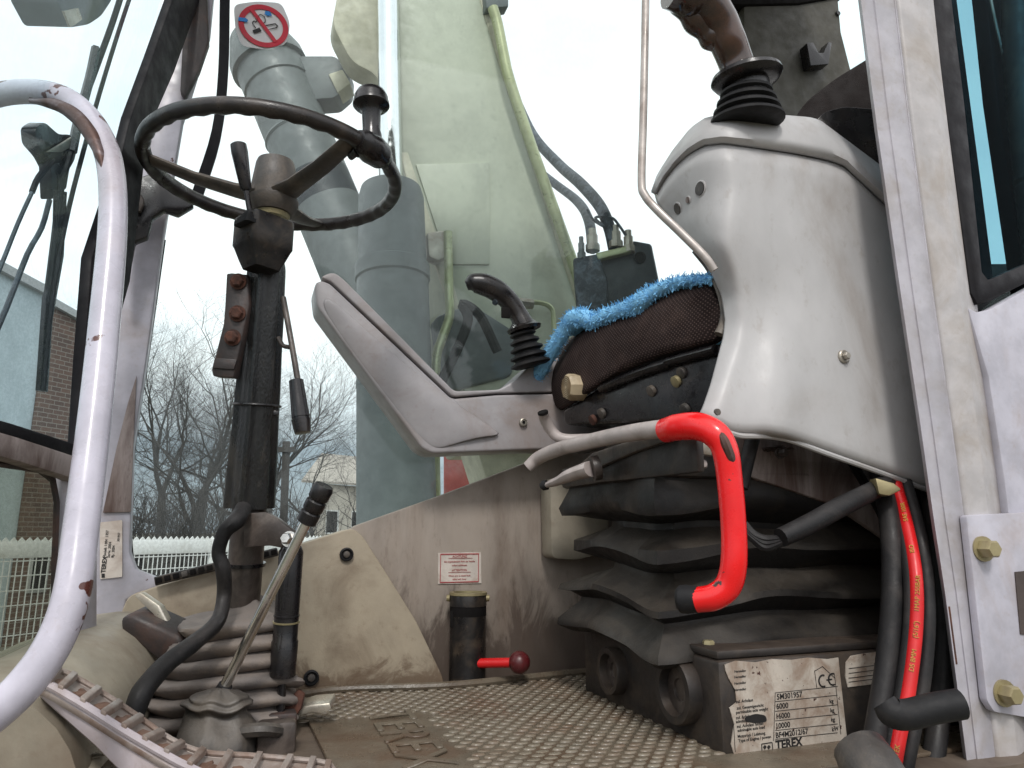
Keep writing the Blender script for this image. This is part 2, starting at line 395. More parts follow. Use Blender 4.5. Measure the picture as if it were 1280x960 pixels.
def tube(path, r, seg=12, k=6, caps=True, bm=None, squash=None, shape=None):
    bm = bm or bmesh.new()
    n0 = len(path)
    rs = r if isinstance(r, (list, tuple)) else [r] * n0
    pts = catmull(path, k) if k > 1 else list(path)
    if k > 1 and n0 >= 3:
        rr = []
        for i in range(n0 - 1):
            for j in range(k): rr.append(lerp(rs[i], rs[i + 1], smooth(j / k)))
        rr.append(rs[-1])
    else: rr = list(rs)
    rings = []; u = None
    for i, p in enumerate(pts):
        d = (pts[min(i + 1, len(pts) - 1)] - pts[max(i - 1, 0)])
        d = d.normalized() if d.length > 1e-9 else Z
        if u is None: u, v = frame(d)
        else:
            u = (u - d * u.dot(d)).normalized(); v = d.cross(u).normalized()
        ring = []
        for s in range(seg):
            a = 2 * math.pi * s / seg
            f = shape(a, i / (len(pts) - 1)) if shape else 1
            ring.append(p + u * math.cos(a) * rr[i] * f + v * math.sin(a) * rr[i] * f * (squash or 1))
        rings.append(ring)
    return loft(bm, rings, True, caps)
def lathe(p0, d, prof, seg=24, bm=None, caps=True):
    bm = bm or bmesh.new(); d = d.normalized(); u, v = frame(d)
    rings = [[p0 + d * t + (u * math.cos(2 * math.pi * s / seg) + v * math.sin(2 * math.pi * s / seg)) * max(r, 1e-5) for s in range(seg)] for t, r in prof]
    return loft(bm, rings, True, caps)
def bevel(bm, w, seg=2, ang=25):
    if w:
        bm.normal_update()
        es = [e for e in bm.edges if len(e.link_faces) == 2 and e.calc_face_angle(0) > rad(ang)]
        bmesh.ops.bevel(bm, geom=es, offset=w, segments=seg, profile=.5, affect='EDGES', clamp_overlap=True)
    return bm
def prism(pts, vec, bv=0, seg=2, bm=None):
    own = bm is None; bm = bm or bmesh.new()
    a = [bm.verts.new(p) for p in pts]; b = [bm.verts.new(p + vec) for p in pts]
    bm.faces.new(a); bm.faces.new(b[::-1]); n = len(a)
    for i in range(n): bm.faces.new((a[i], b[i], b[(i + 1) % n], a[(i + 1) % n]))
    if own:
        bmesh.ops.recalc_face_normals(bm, faces=bm.faces); bevel(bm, bv, seg)
    return bm
def box(c, dims, ax=None, bv=0, seg=2, bm=None):
    ax = ax or (R, L, Z); h = [ax[i] * dims[i] / 2 for i in range(3)]
    return prism([c - h[0] - h[1] - h[2], c + h[0] - h[1] - h[2], c + h[0] + h[1] - h[2], c - h[0] + h[1] - h[2]], h[2] * 2, bv, seg, bm)
def cabbox(r0, r1, l0, l1, z0, z1, bv=0, bm=None):
    return box(cab((r0 + r1) / 2, (l0 + l1) / 2, (z0 + z1) / 2), (r1 - r0, l1 - l0, z1 - z0), None, bv, 2, bm)
def rnd(pts, r, k=4):
    """rounds the corners of a pixel polygon"""
    out = []; n = len(pts)
    for i in range(n):
        a, b, c = Vector(pts[i - 1]), Vector(pts[i]), Vector(pts[(i + 1) % n])
        ra = min(r, (a - b).length * .45); rc = min(r, (c - b).length * .45)
        p, q = b + (a - b).normalized() * ra, b + (c - b).normalized() * rc
        for j in range(k + 1):
            t = j / k; out.append(tuple(p * (1 - t) ** 2 + b * 2 * t * (1 - t) + q * t * t))
    return out
def grid(rows, bm=None):
    bm = bm or bmesh.new(); return loft(bm, rows, False, False)
def hexbolt(p, d, r, h, washer=True):
    bm = bmesh.new(); d = d.normalized()
    if washer: lathe(p, d, [(0, r * 1.35), (h * .25, r * 1.35), (h * .25, r * 1.1)], 20, bm)
    lathe(p + d * h * .26, d, [(0, r), (h * .8, r), (h, r * .8)], 6, bm); return bm
def text(name, s, size, org, right, up, m, parent, depth=.0003, align='LEFT', label=None, bold=0):
    cu = bpy.data.curves.new(name, 'FONT'); cu.body = s; cu.size = size; cu.extrude = depth; cu.align_x = align; cu.resolution_u = 3; cu.offset = bold * size
    ob = bpy.data.objects.new(name, cu); COL.objects.link(ob)
    dg = bpy.context.evaluated_depsgraph_get(); me = bpy.data.meshes.new_from_object(ob.evaluated_get(dg))
    bpy.data.objects.remove(ob); bpy.data.curves.remove(cu)
    bm = bmesh.new(); bm.from_mesh(me); bpy.data.meshes.remove(me)
    right = right.normalized(); up = up.normalized(); nn = right.cross(up)
    for v in bm.verts: v.co = org + right * v.co.x + up * v.co.y + nn * v.co.z
    return O(name, bm, m, parent, label=label, flat=True)

# ================================================================== SETTING
O('ground', grid([[Vector((x, y, -1.9)) for x in (-900, -60, 0, 60, 900)] for y in (-900, -60, 0, 60, 1500)]), 'ground', kind='structure')
O('floor', cabbox(-.30, 1.25, .70, 1.46, FLOOR - .05, FLOOR - .006), 'floor', kind='structure')

# cab shell that shades the inside
shell = T('cab_shell', cab(1.1, 1.2, FLOOR), 'olive lined rear corner and roof of the cab behind the seat', 'cab')
O('roof', cabbox(-.3, 1.35, .68, 1.50, 1.62, 1.68), 'olive', shell)
rear = [(930, -90), (1040, -90), (1052, 40), (1075, 130), (1090, 260), (1120, 640), (930, 640)]
O('rear_panel', prism([onlat(x, y, 1.40) for x, y in rear], L * .04, .006), 'olive', shell)
hk = [onlat(x, y, 1.395) for x, y in [(999, 62), (1007, 61), (1014, 74), (1020, 74), (1026, 60), (1030, 62), (1026, 88), (1004, 90)]]
O('coat_hook', prism(hk, L * -.03, .002), 'plastic', shell)
O('screw_cap', lathe(onlat(1047, 17, 1.398), -L, [(0, .008), (.004, .007)]), 'plastic', shell)
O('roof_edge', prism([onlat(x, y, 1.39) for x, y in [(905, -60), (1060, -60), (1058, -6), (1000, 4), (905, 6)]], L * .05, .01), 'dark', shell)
rw = T('rear_window', onlat(1120, 200, 1.5), 'narrow teal tinted rear pane between the olive panel and the door post', 'window')
O('pane', prism([onlat(x, y, 1.42) for x, y in [(1040, -90), (1290, -90), (1290, 420), (1095, 420), (1052, 40)]], L * .006), 'glass_rear', rw)
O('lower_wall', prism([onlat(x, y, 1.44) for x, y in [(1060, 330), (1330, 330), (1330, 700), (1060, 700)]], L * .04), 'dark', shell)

# far wall panels under the side window
wp = T('wall_panel', onlat(620, 840, 1.42), 'grey brown dirt splashed kick panel below the side window', 'panel')
O('kick_board', prism([onlat(x, y, 1.425) for x, y in [(430, 665), (445, 657), (560, 616), (672, 573), (700, 560), (1110, 470), (1110, 900), (430, 880)]], L * .03, .003), 'wall', wp)
tr = [(150, 770), (160, 745), (196, 733), (345, 690), (440, 660), (452, 668), (480, 712), (520, 776), (542, 822), (556, 852), (550, 862), (385, 864), (240, 905), (120, 915)]
tp = T('trim_panel', onlat(420, 850, 1.38), 'beige moulded trim with rubber grommets and mud streaks beside the column', 'panel')
O('moulding', prism([onlat(x, y, 1.385) for x, y in rnd(tr, 9, 3)], L * .06, .009, 3), 'trim', tp)
for x, y, s in ((433, 693, 8), (389, 847, 8.5)):
    g = O('grommet', lathe(onlat(x, y, 1.384), -L, [(0, pxr(s, 1.4)), (.005, pxr(s, 1.4)), (.006, pxr(s * .8, 1.4)), (.002, pxr(s * .6, 1.4))], 20), 'rubber', tp)
    O('plug', lathe(onlat(x, y, 1.383), -L, [(0, pxr(s * .5, 1.4)), (.005, pxr(s * .45, 1.4)), (.006, pxr(s * .2, 1.4))], 14), 'hub', g)
vent = T('air_vent', onlat(268, 720, 1.37), 'black slotted demister vent strip under the corner of the side window', 'vent')
va, vb = onlat(194, 726, 1.375), onlat(347, 689, 1.375)
vd = (vb - va).normalized(); vu = (Z - vd * Z.dot(vd)).normalized(); vlen = (vb - va).length
O('vent_body', prism([va - vu * .008, vb - vu * .008, vb + vu * .007, va + vu * .007], L * -.012, .002), 'plastic_dusty', vent)
for i in range(15):
    c0 = va + vd * (vlen * (i + .5) / 15)
    O('slot', box(c0 - L * .0125, (vlen / 21, .003, .009), (vd, L, vu), .0008), 'hub' if i % 4 == 3 else 'dark', vent)
dk = T('side_duct', onlat(712, 690, 1.41), 'pale cream vertical duct at the edge of the seat bellows', 'duct')
O('duct_body', prism([onlat(x, y, 1.36) for x, y in rnd([(688, 598), (760, 588), (760, 690), (722, 700), (690, 698)], 8)], L * .055, .006), 'hump', dk)

# side window
sw = T('side_window', onlat(500, 740, 1.45), 'large dusty side pane with the digger arm showing through it', 'window')
gl = [(282, -150), (262, 30), (228, 150), (203, 300), (184, 440), (165, 570), (163, 690), (172, 720), (200, 750), (700, 760), (1010, 640), (1010, -150)]
O('pane', prism([onlat(x, y, 1.44) for x, y in gl], L * .006), 'glass_side', sw)
O('rubber_gasket', tube([onlat(x, y, 1.438) for x, y in [(205, 300), (185, 440), (167, 560), (163, 640), (164, 690), (170, 708), (182, 718), (200, 722)]], .0035, 8, 4), 'rubber', sw)

# front right corner post
fp = T('corner_post', onlat(140, 790, 1.40), 'pale grey corner post left of the wheel with a cream maker plate', 'post')
pl_ = [(232, -60), (272, -60), (262, 40), (228, 148), (203, 300), (184, 440), (166, 560), (162, 690), (170, 712), (196, 722), (196, 736), (158, 750), (150, 800), (90, 830), (100, 600), (118, 450), (150, 300), (178, 150)]
O('post', prism([onlat(x, y, 1.405) for x, y in pl_], L * .03, .004), 'lilac', fp)
O('stained_reveal', prism([onlat(x, y, 1.404) for x, y in [(171, 470), (167, 560), (164, 640), (129, 641), (146, 560), (160, 505)]], L * -.004, .001), 'rustgrey', fp)
O('hinge_strip', prism([onlat(x, y, 1.404) for x, y in [(236, -40), (258, -40), (262, 60), (250, 95), (232, 128), (226, 120), (229, 60)]], L * -.018, .004), 'rustplate', fp)
plate = O('maker_plate', prism([onlat(x, y, 1.4035) for x, y in rnd([(125, 653), (153, 650), (153, 721), (125, 724)], 2)], L * -.0015), 'sticker', fp)
pu, pr = -R * 1.0, Z
pa = onlat(131, 722, 1.4015)
text('lettering', '\u25A0 TEREX'.replace('\u25A0 ', ''), .0092, onlat(131.5, 716, 1.4015), Z, -R, 'ink', plate, bold=.03)
O('emblem', prism([onlat(x, y, 1.402) for x, y in [(127, 717), (131, 717), (131, 722), (127, 722)]], L * -.001), 'ink', plate)
for k, (x, s) in enumerate(((132, 'Modell: 1404  1357'), (137, 'Serie: 2004'), (142, 'Bj.: 2004'))):
    text('lettering', s, .0058, onlat(x, 697, 1.4015), Z, -R, 'ink', plate)
text('lettering', '301957', .005, onlat(149, 677, 1.4015), Z, -R, 'ink', plate)
O('dark_strut', tube([onlat(x, y, 1.36) for x, y in [(283, -60), (281, 0), (279, 90), (270, 170), (246, 246)]], pxr(13, 1.4), 4, 4, squash=.5), 'strap', fp)

# ------------------------------------------------------------------ windscreen on the left
WA, WB, WC = P(235, 0, 1.24), P(90, 560, .98), P(0, 300, .78)
WN = (WB - WA).cross(WC - WA).normalized()
if WN.dot(R) < 0: WN = -WN
def ws(px, py, off=0): return onpl(px, py, WA + WN * off, WN)
wsn = T('windscreen', ws(60, 540), 'upper front windscreen at left in a thick black rubber surround', 'window')
O('pane', prism([ws(x, y) for x, y in [(-160, -60), (222, -60), (182, 75), (152, 150), (125, 250), (104, 325), (96, 450), (87, 560), (0, 536), (-160, 492)]], WN * -.006), 'glass_front', wsn)
seal = [(208, -60), (204, 0), (178, 72), (150, 147), (124, 250), (100, 322), (90, 450), (83, 556), (0, 530), (-160, 486), (-160, 505), (0, 548), (92, 578), (112, 560), (122, 450), (150, 352), (157, 300), (168, 207), (183, 143), (207, 90), (240, 0), (255, -60)]
O('rubber_surround', prism([ws(x, y, .004) for x, y in seal], WN * .016, .003), 'strap', wsn)
O('cross_bar', prism([ws(x, y, .001) for x, y in [(-160, 502), (0, 547), (95, 577), (100, 612), (64, 597), (0, 578), (-160, 535)]], WN * .022, .004), 'rustgrey', wsn)
lw = T('lower_windscreen', ws(30, 840), 'dirty lower front pane at left with a fence showing through', 'window')
O('pane', prism([ws(x, y, -.012) for x, y in [(-160, 520), (0, 572), (72, 596), (72, 800), (0, 850), (-160, 930)]], WN * -.006), 'glass_low', lw)
O('side_frame', prism([ws(x, y, -.01) for x, y in [(64, 592), (105, 606), (104, 800), (72, 806), (68, 790)]], WN * .02, .004), 'lilac', lw)
O('bottom_seal', tube([ws(x, y, .004) for x, y in [(-120, 905), (0, 852), (60, 818), (105, 806)]], .007, 8, 4), 'rubber', lw)
O('edge_seal', tube([ws(x, y, .0) for x, y in [(-80, 556), (0, 580), (66, 600), (68, 700), (66, 790)]], .0042, 6, 3), 'rustplate', lw)
def wiper():
    t = T('windscreen_wiper', ws(60, 300, -.03), 'black wiper arms and blade outside the upper windscreen', 'wiper')
    q = lambda pts, off: [ws(x, y, off) for x, y in pts]
    O('arm', tube(q([(156, -20), (140, 30), (120, 85), (100, 140), (88, 190), (76, 235), (68, 300), (58, 380)], -.03), pxr(4.6, .9), 6, 3), 'strap', t)
    O('blade', tube(q([(168, -20), (148, 40), (124, 118), (104, 190), (86, 260), (72, 330), (62, 400), (54, 488)], -.025), pxr(3.2, .9), 6, 3), 'strap', t)
    O('blade_spine', tube(q([(120, 60), (112, 98), (98, 150), (90, 190)], -.028), pxr(6.5, .9), 6, 3), 'plastic', t)
    O('pivot', prism(q(rnd([(44, 160), (56, 152), (74, 168), (90, 168), (98, 178), (94, 200), (86, 214), (70, 216), (60, 196), (46, 180)], 5, 3), -.035), WN * -.02, .003), 'plastic', t)
    O('link', prism(q([(56, 190), (92, 168), (86, 184), (74, 190)], -.033), WN * .004, .001), 'steel', t)
    O('joint', prism(q([(64, 205), (90, 200), (84, 236), (66, 250)], -.034), WN * -.018, .003), 'plastic', t)
    O('jet_pipe', tube(q([(66, 200), (48, 222), (40, 240)], -.03), pxr(4, .9), 6, 3), 'strap', t)
    O('jet_pipe', tube(q([(42, 236), (22, 280), (0, 335), (-30, 400)], -.03), pxr(2.6, .9), 6, 3), 'extrub', t)
    O('lower_arm', tube(q([(62, 250), (52, 285), (34, 318), (8, 385), (-30, 470)], -.035), pxr(3.4, .9), 6, 3), 'extrub', t)
    O('tip', prism(q([(60, 235), (72, 238), (70, 330), (58, 372), (50, 488), (60, 490), (66, 400), (80, 320), (84, 240)], -.027), WN * -.006, .001), 'plastic', t)
wiper()
lamp = T('work_lamp', ws(110, 20, -.15), 'dark grey green work lamp hanging above the windscreen', 'lamp')
O('housing', prism([ws(x, y, -.16) for x, y in rnd([(66, -60), (150, -60), (141, 0), (128, 20), (112, 31), (88, 35), (72, 2)], 5, 3)], WN * -.08, .008, 3), 'ram', lamp)
O('lens_edge', prism([ws(x, y, -.155) for x, y in [(80, 14), (98, 10), (103, 24), (94, 31), (88, 34)]], WN * -.004), 'alu', lamp)
br = T('window_latch', ws(190, 300, .02), 'black sheet steel latch bracket on the windscreen post behind the wheel', 'latch')
bk = [onlat(x, y, 1.34) for x, y in [(158, 215), (172, 222), (190, 216), (200, 224), (232, 232), (242, 256), (222, 268), (205, 262), (190, 272), (184, 296), (168, 302), (160, 344), (150, 352), (150, 300), (154, 250)]]
O('bracket', prism(bk, L * .02, .003), 'plastic', br)
O('latch_pin', lathe(onlat(163, 251, 1.33), L, [(0, .012), (.03, .012)], 12), 'brass', br)
O('latch_hook', tube([onlat(x, y, 1.33) for x, y in [(160, 232), (168, 240), (176, 252), (172, 264)]], .006, 8, 4), 'tube', br)
O('bush', lathe(onlat(160, 271, 1.335), -L, [(0, .010), (.006, .010), (.006, .006), (.0, .006)], 16), 'steel', br)

# ------------------------------------------------------------------ signs and stickers
ns = T('no_smoking_sign', onlat(329, 33, 1.436), 'round red and white no smoking sticker on the side pane', 'sticker')
sc_ = onlat(329.5, 32.5, 1.434); sr = pxr(31, 1.45)
def disc(c, r0, r1, n_=40, th=.0008):
    bm = bmesh.new()
    if r0 <= 0: return lathe(c, -L, [(0, r1), (th, r1)], n_, bm)
    rings = []
    for k in range(n_ + 1):
        a = 2 * math.pi * k / n_; d = R * math.cos(a) + Z * math.sin(a)
        rings.append([c + d * r0, c + d * r1, c + d * r1 - L * th, c + d * r0 - L * th])
    return loft(bm, rings, True, False)
O('backing', prism([onlat(x, y, 1.4365) for x, y in rnd([(292, 6), (320, 2), (352, 4), (363, 30), (358, 56), (330, 62), (302, 58), (294, 36)], 8, 3)], L * -.0008), 'white', ns)
O('red_ring', disc(sc_, sr * .78, sr), 'signred', ns)
sg = lambda u, v, o=.0: sc_ + R * (u * sr) + Z * (v * sr) - L * (.001 + o)
def sbar(pts, o=.0): return prism([sg(u, v, o) for u, v in pts], L * -.0006)
O('slash', sbar([(-.62, .62), (-.50, .72), (.58, -.60), (.46, -.70)], .0006), 'signred', ns)
O('cigarette', sbar([(.02, .02), (.46, .24), (.58, .14), (.52, .02), (.12, -.18), (.17, -.14), (.50, .06), (.53, .13), (.45, .19), (.05, -.01)]), 'ink', ns)
O('ash', sbar([(-.42, -.34), (-.16, -.14), (-.06, -.28), (-.18, -.36), (-.34, -.46)]), 'ink', ns)
O('smoke_curl', tube([sg(u, v, .0005) for u, v in [(-.30, -.2), (-.44, .0), (-.38, .12), (-.30, .1), (-.2, .46), (.0, .42), (.05, .22), (.0, .12)]], .0009, 6, 4), 'ink', ns)
O('blue_patch', sbar([(-1.0, -.05), (-.66, -.02), (-.62, .08), (-.72, .16), (-1.0, .12)], .0008), 'blue', ns)
O('blue_patch', sbar([(.0, .55), (.12, .5), (.3, .56), (.2, .72), (.02, .7)], .0008), 'blue', ns)
ws_ = T('warning_label', onlat(574, 711, 1.424), 'white notice with red print on the kick panel above the black socket', 'sticker')
wl0 = prism([onlat(x, y, 1.424) for x, y in [(547.5, 691), (601, 690), (601.5, 729), (547.5, 730)]], L * -.0012)
O('paper', wl0, 'sticker', ws_)
wc = onlat(574.5, 710, 1.4222); ww, wh = pxr(53, 1.5), pxr(39, 1.5)
for u0, u1, v0, v1 in ((-.45, .45, .40, .43), (-.45, .45, -.43, -.40), (-.45, -.435, -.4, .4), (.435, .45, -.4, .4), (-.26, .3, .285, .295), (-.26, .26, -.13, -.12)):
    O('border', prism([wc + R * ww * u + Z * wh * v for u, v in ((u0, v0), (u1, v0), (u1, v1), (u0, v1))], L * -.0005), 'redink', ws_)
for v, s, sz in ((.31, 'ACHTUNG', .0062), (.17, 'Bei angehobenem Arm die Ventile', .0046), (.06, 'sofort schliessen', .0046), (-.09, 'ATTENTION', .0055), (-.25, 'When arm is raised lock', .0046), (-.35, 'valve with lever', .0046)):
    text('lettering', s, sz, wc + Z * wh * v, R, Z, 'redink', ws_, align='CENTER')

# ------------------------------------------------------------------ floor mat
fm = T('floor_mat', cab(.45, 1.1, FLOOR), 'worn grey rubber floor mat with raised oval studs and moulded lettering', 'mat')
mp_ = [onz(x, y, FLOOR) for x, y in [(380, 862), (556, 853), (760, 838), (900, 830)]] + [cab(1.1, 1.38, FLOOR), cab(1.1, .76, FLOOR), cab(.35, .76, FLOOR), cab(.2, .72, FLOOR), cab(.12, .9, FLOOR), cab(.1, 1.38, FLOOR)]
O('mat', prism([p - Z * .006 for p in mp_], Z * .006, .002), 'mat_', fm)
def rz(px, py):
    p = onz(px, py, FLOOR); return p.dot(R), p.dot(L)
bmz = bmesh.new()
sx0, sy0 = rz(543, 960); smooth_r = rz(540, 900)[0]
for i in range(60):
    for j in range(46):
        r = .10 + .0235 * (i + .5 * (j % 2)); l = .76 + .0145 * j
        if r > 1.0 or l > 1.395 or (r > .54 and l < .845): continue
        if r < smooth_r + .006 * math.sin(l * 60) and l < rz(540, 890)[1]: continue
        p = cab(r, l, FLOOR); hgt = .0024 * random.uniform(.65, 1.1)
        if mnoise.noise(Vector((r * 9, l * 9, 3))) > .42: hgt *= .5
        rings = [[p + R * (.0088 * s * math.cos(a * math.pi / 5)) + L * (.0050 * s * math.sin(a * math.pi / 5)) + Z * (z * hgt) for a in range(10)] for s, z in ((1.08, -.2), (1, .6), (.8, 1))]
        loft(bmz, rings, True, False); 
        vs = [bmz.verts.new(q) for q in rings[-1]]; bmz.faces.new(vs)
O('stud', bmz, 'stud', fm, kind='stuff', angle=50)
tq = text('raised_lettering', 'TEREX', .10, cab(*rz(458, 893), FLOOR + .001), -L, R, 'mat_', fm, depth=.002)
O('mat_edge', tube([onz(x, y, FLOOR + .006) for x, y in [(372, 868), (430, 861), (556, 857), (640, 849), (745, 838)]], .007, 8, 4), 'mat_', fm)

# ------------------------------------------------------------------ steering wheel
WCN = P(343.9, 218.3, 1.08); WR = .195
def proj(p):
    z = p.y * CP + p.z * SP; y = -p.y * SP + p.z * CP
    return 640 + F * p.x / z, 480 - F * y / z
def wp_(a, r=WR, dz=0): return WCN + Vector((math.cos(a) * r, math.sin(a) * r, dz - .018 * math.cos(a) * r))
def rim_angle(px, py):
    return min((((proj(wp_(k * .01))[0] - px) ** 2 + (proj(wp_(k * .01))[1] - py) ** 2), k * .01) for k in range(629))[1]
wheel = T('steering_wheel', WCN, 'black three spoke steering wheel with a spinner knob', 'steering wheel')
rings = []
NR = 180
for k in range(NR + 1):
    a = 2 * math.pi * k / NR; c = wp_(a); o = Vector((math.cos(a), math.sin(a), 0))
    ring = []
    for s in range(14):
        b = 2 * math.pi * s / 14
        under = max(0, -math.sin(b) * .8 - math.cos(b) * .5)
        rr = .0114 + .0022 * under * (math.sin(a * 38) * .5)
        ring.append(c + o * math.cos(b) * rr + Z * math.sin(b) * rr * 1.08)
    rings.append(ring)
O('rim', loft(bmesh.new(), rings, True, False), 'wheel', wheel)
O('hub', lathe(WCN, Z, [(-.072, .020), (-.070, .031), (-.062, .036), (-.052, .040), (-.046, .040), (-.044, .036), (-.02, .0355), (.016, .031), (.022, .029), (.023, .024), (.018, .022)], 32), 'hub', wheel)
O('hub_ring', lathe(WCN, Z, [(-.078, .026), (-.071, .028), (-.0715, .018), (-.078, .018)], 28), 'brass', wheel)
for x, y in ((187, 192), (441, 178), (397, 281)):
    a = rim_angle(x, y); o = Vector((math.cos(a), math.sin(a), 0)); s = Vector((-o.y, o.x, 0))
    ring = []
    for t, wd, h, dz in ((.028, .024, .011, -.040), (.06, .0185, .010, -.036), (.12, .0165, .0085, -.024), (.185, .015, .0075, -.003)):
        c = WCN + o * t + Z * dz
        ring.append([c + s * wd * math.cos(b) * (1 if abs(math.cos(b)) > .5 else 1) + Z * h * math.sin(b) for b in [2 * math.pi * q / 12 for q in range(12)]])
    O('spoke', loft(bmesh.new(), ring), 'hub', wheel)
ka = rim_angle(464, 187); kc = wp_(ka); ko = Vector((math.cos(ka), math.sin(ka), 0)); kt = Vector((-ko.y, ko.x, 0))
knob = O('spinner_knob', lathe(kc, (Z + Vector((-.05, 0, 0))), [(.012, .016), (.024, .0155), (.032, .0135), (.062, .0145), (.068, .018), (.071, .0255), (.074, .0282), (.08, .0275), (.083, .0262), (.088, .026), (.097, .0215), (.103, .013), (.105, .003)], 28), 'plastic', wheel)
O('clamp', tube([kc - kt * .034, kc - kt * .02, kc, kc + kt * .02, kc + kt * .036], [.0135, .0205, .0235, .0215, .0135], 16, 4), 'plastic', wheel)
O('clamp_screw', hexbolt(kc - kt * .02 - ko * .012 - Z * .012, (-ko - Z * .4), .006, .012), 'plastic', wheel)

# ------------------------------------------------------------------ steering column
CT, CB = P(336, 300, 1.08), P(300, 800, 1.15)
colm = T('steering_column', CB, 'black steering column in a grained plastic cover below the wheel', 'steering column')
def colp(py):
    t = (py - 300) / 500; return lerp(CT, CB, t)
ax = (CT - CB).normalized()
e1 = Vector((math.cos(rad(-38)), math.sin(rad(-38)), 0)); e2 = Vector((-e1.y, e1.x, 0))
def sq(c, a, b, rr=.3, n_=6):
    out = []
    for q in range(4):
        cx, cy = ((1, 1), (-1, 1), (-1, -1), (1, -1))[q]
        for j in range(n_):
            an = math.pi / 2 * (q + j / (n_ - 1))
            out.append(c + e1 * (cx * a * (1 - rr) + a * rr * math.cos(an)) + e2 * (cy * b * (1 - rr) + b * rr * math.sin(an)))
    return out
bc_ = P(329, 303, 1.045)
sb = O('switch_box', loft(bmesh.new(), [sq(bc_ + Z * z, a, b, .22) for z, a, b in ((.034, .024, .028), (.037, .029, .033), (.034, .031, .036), (-.010, .031, .036), (-.014, .029, .034), (-.034, .024, .026), (-.046, .020, .021))]), 'plastic_dusty', colm)
lb = P(314, 274, 1.015)
O('switch_gaiter', loft(bmesh.new(), [sq(lb + Z * z, a, a, .3) for z, a in ((-.012, .019), (-.006, .019), (-.006, .016), (0, .016), (0, .0125), (.006, .0125), (.006, .009), (.012, .008))]), 'rubber', sb)
lt = P(296, 170, 1.0)
O('switch_lever', tube([lb, lerp(lb, lt, .4)], .0042, 10, 1), 'plastic', sb)
O('lever_grip', lathe(lerp(lb, lt, .34), lt - lb, [(0, .006), (.004, .0085), (.062, .0125), (.074, .012), (.076, .009), (.074, .004)], 18), 'plastic', sb)
def shr(a, t): return 1 + .07 * math.cos(a * 7) + .03 * math.cos(a * 13 + 1)
O('cover', tube([colp(322), colp(345), colp(420), colp(515), colp(590), colp(640)], [.024, .028, .030, .0325, .035, .036], 56, 5, shape=shr), 'shroud', colm)
O('cable_tie', tube([colp(513) + ax.cross(Vector((math.cos(a), math.sin(a), 0)) * 1) * .036 for a in [q * .3 for q in range(22)]], .0022, 6, 1), 'plastic', colm)
O('tie_head', box(P(345, 517, 1.06), (.008, .012, .007), None, .001), 'plastic', colm)
O('column_tube', tube([colp(628), colp(700), colp(800)], [.026, .026, .025], 24, 3), 'tube', colm)
O('cable_tie', lathe(colp(709), ax, [(-.0025, .030), (.0025, .030), (.0025, .028)], 24), 'plastic', colm)
O('lug_bracket', prism([P(x, y, 1.075) for x, y in rnd([(305, 642), (332, 640), (346, 648), (366, 664), (368, 676), (358, 686), (338, 682), (305, 684)], 3, 3)], Vector((0, .02, 0)), .003), 'tube', colm)
O('pivot_bolt', hexbolt(P(362, 674, 1.075), Vector((-.1, -1, .1)), .0085, .014), 'chrome', colm)
hs = O('conduit', tube([P(x, y, Y) for x, y, Y in [(304, 636, 1.075), (296, 650, 1.045), (282, 664, 1.04), (273, 690, 1.045), (279, 712, 1.05), (280, 745, 1.06), (271, 778, 1.04), (243, 803, 1.01), (206, 832, .97), (178, 866, .93), (162, 910, .92)]], [.012, .0125, .0105, .0095, .0108, .0102, .0105, .0112, .0122, .0128, .0128], 12, 6, shape=lambda a, t: 1 + .10 * mnoise.noise(Vector((math.cos(a) * 2, math.sin(a) * 2, t * 16)))), 'hose', colm)
# rusty plate
rp = O('switch_plate', prism([P(x, y, 1.06) for x, y in [(289, 341), (309, 343), (311, 380), (300, 430), (291, 472), (266, 470), (264, 462), (268, 448), (279, 405), (281, 380), (283, 342)]], Vector((.004, .014, 0)), .002), 'rustplate', colm, label='rusty black bracket plate with three corroded bolts')
O('plate_fold', prism([P(x, y, 1.057) for x, y in [(268, 447), (296, 449), (292, 462), (265, 460)]], Vector((0, .006, 0)), .0015), 'rustplate', rp)
for x, y in ((298, 352), (297, 392), (291, 422)):
    O('bolt', hexbolt(P(x, y, 1.058), Vector((0, -1, -.1)), .0095, .008, True), 'rust', rp)
# drop lever on the right
dl = O('tilt_lever', tube([P(x, y, Y) for x, y, Y in [(354, 372, 1.08), (361, 410, 1.07), (368, 450, 1.06), (373, 480, 1.055)]], .0045, 10, 3), 'tube', colm)
O('lever_stay', tube([P(348, 422, 1.08), P(354, 432, 1.075), P(363, 434, 1.068)], .0035, 8, 4), 'tube', dl)
d0, d1 = P(370, 474, 1.055), P(379, 547, 1.05)
O('handle', lathe(d0, d1 - d0, [(0, .006), (.002, .0105), (.060, .0132), (.0605, .012), (.0625, .012), (.063, .0138), (.078, .0125), (.084, .0115), (.085, .006)], 20), 'plastic', dl)

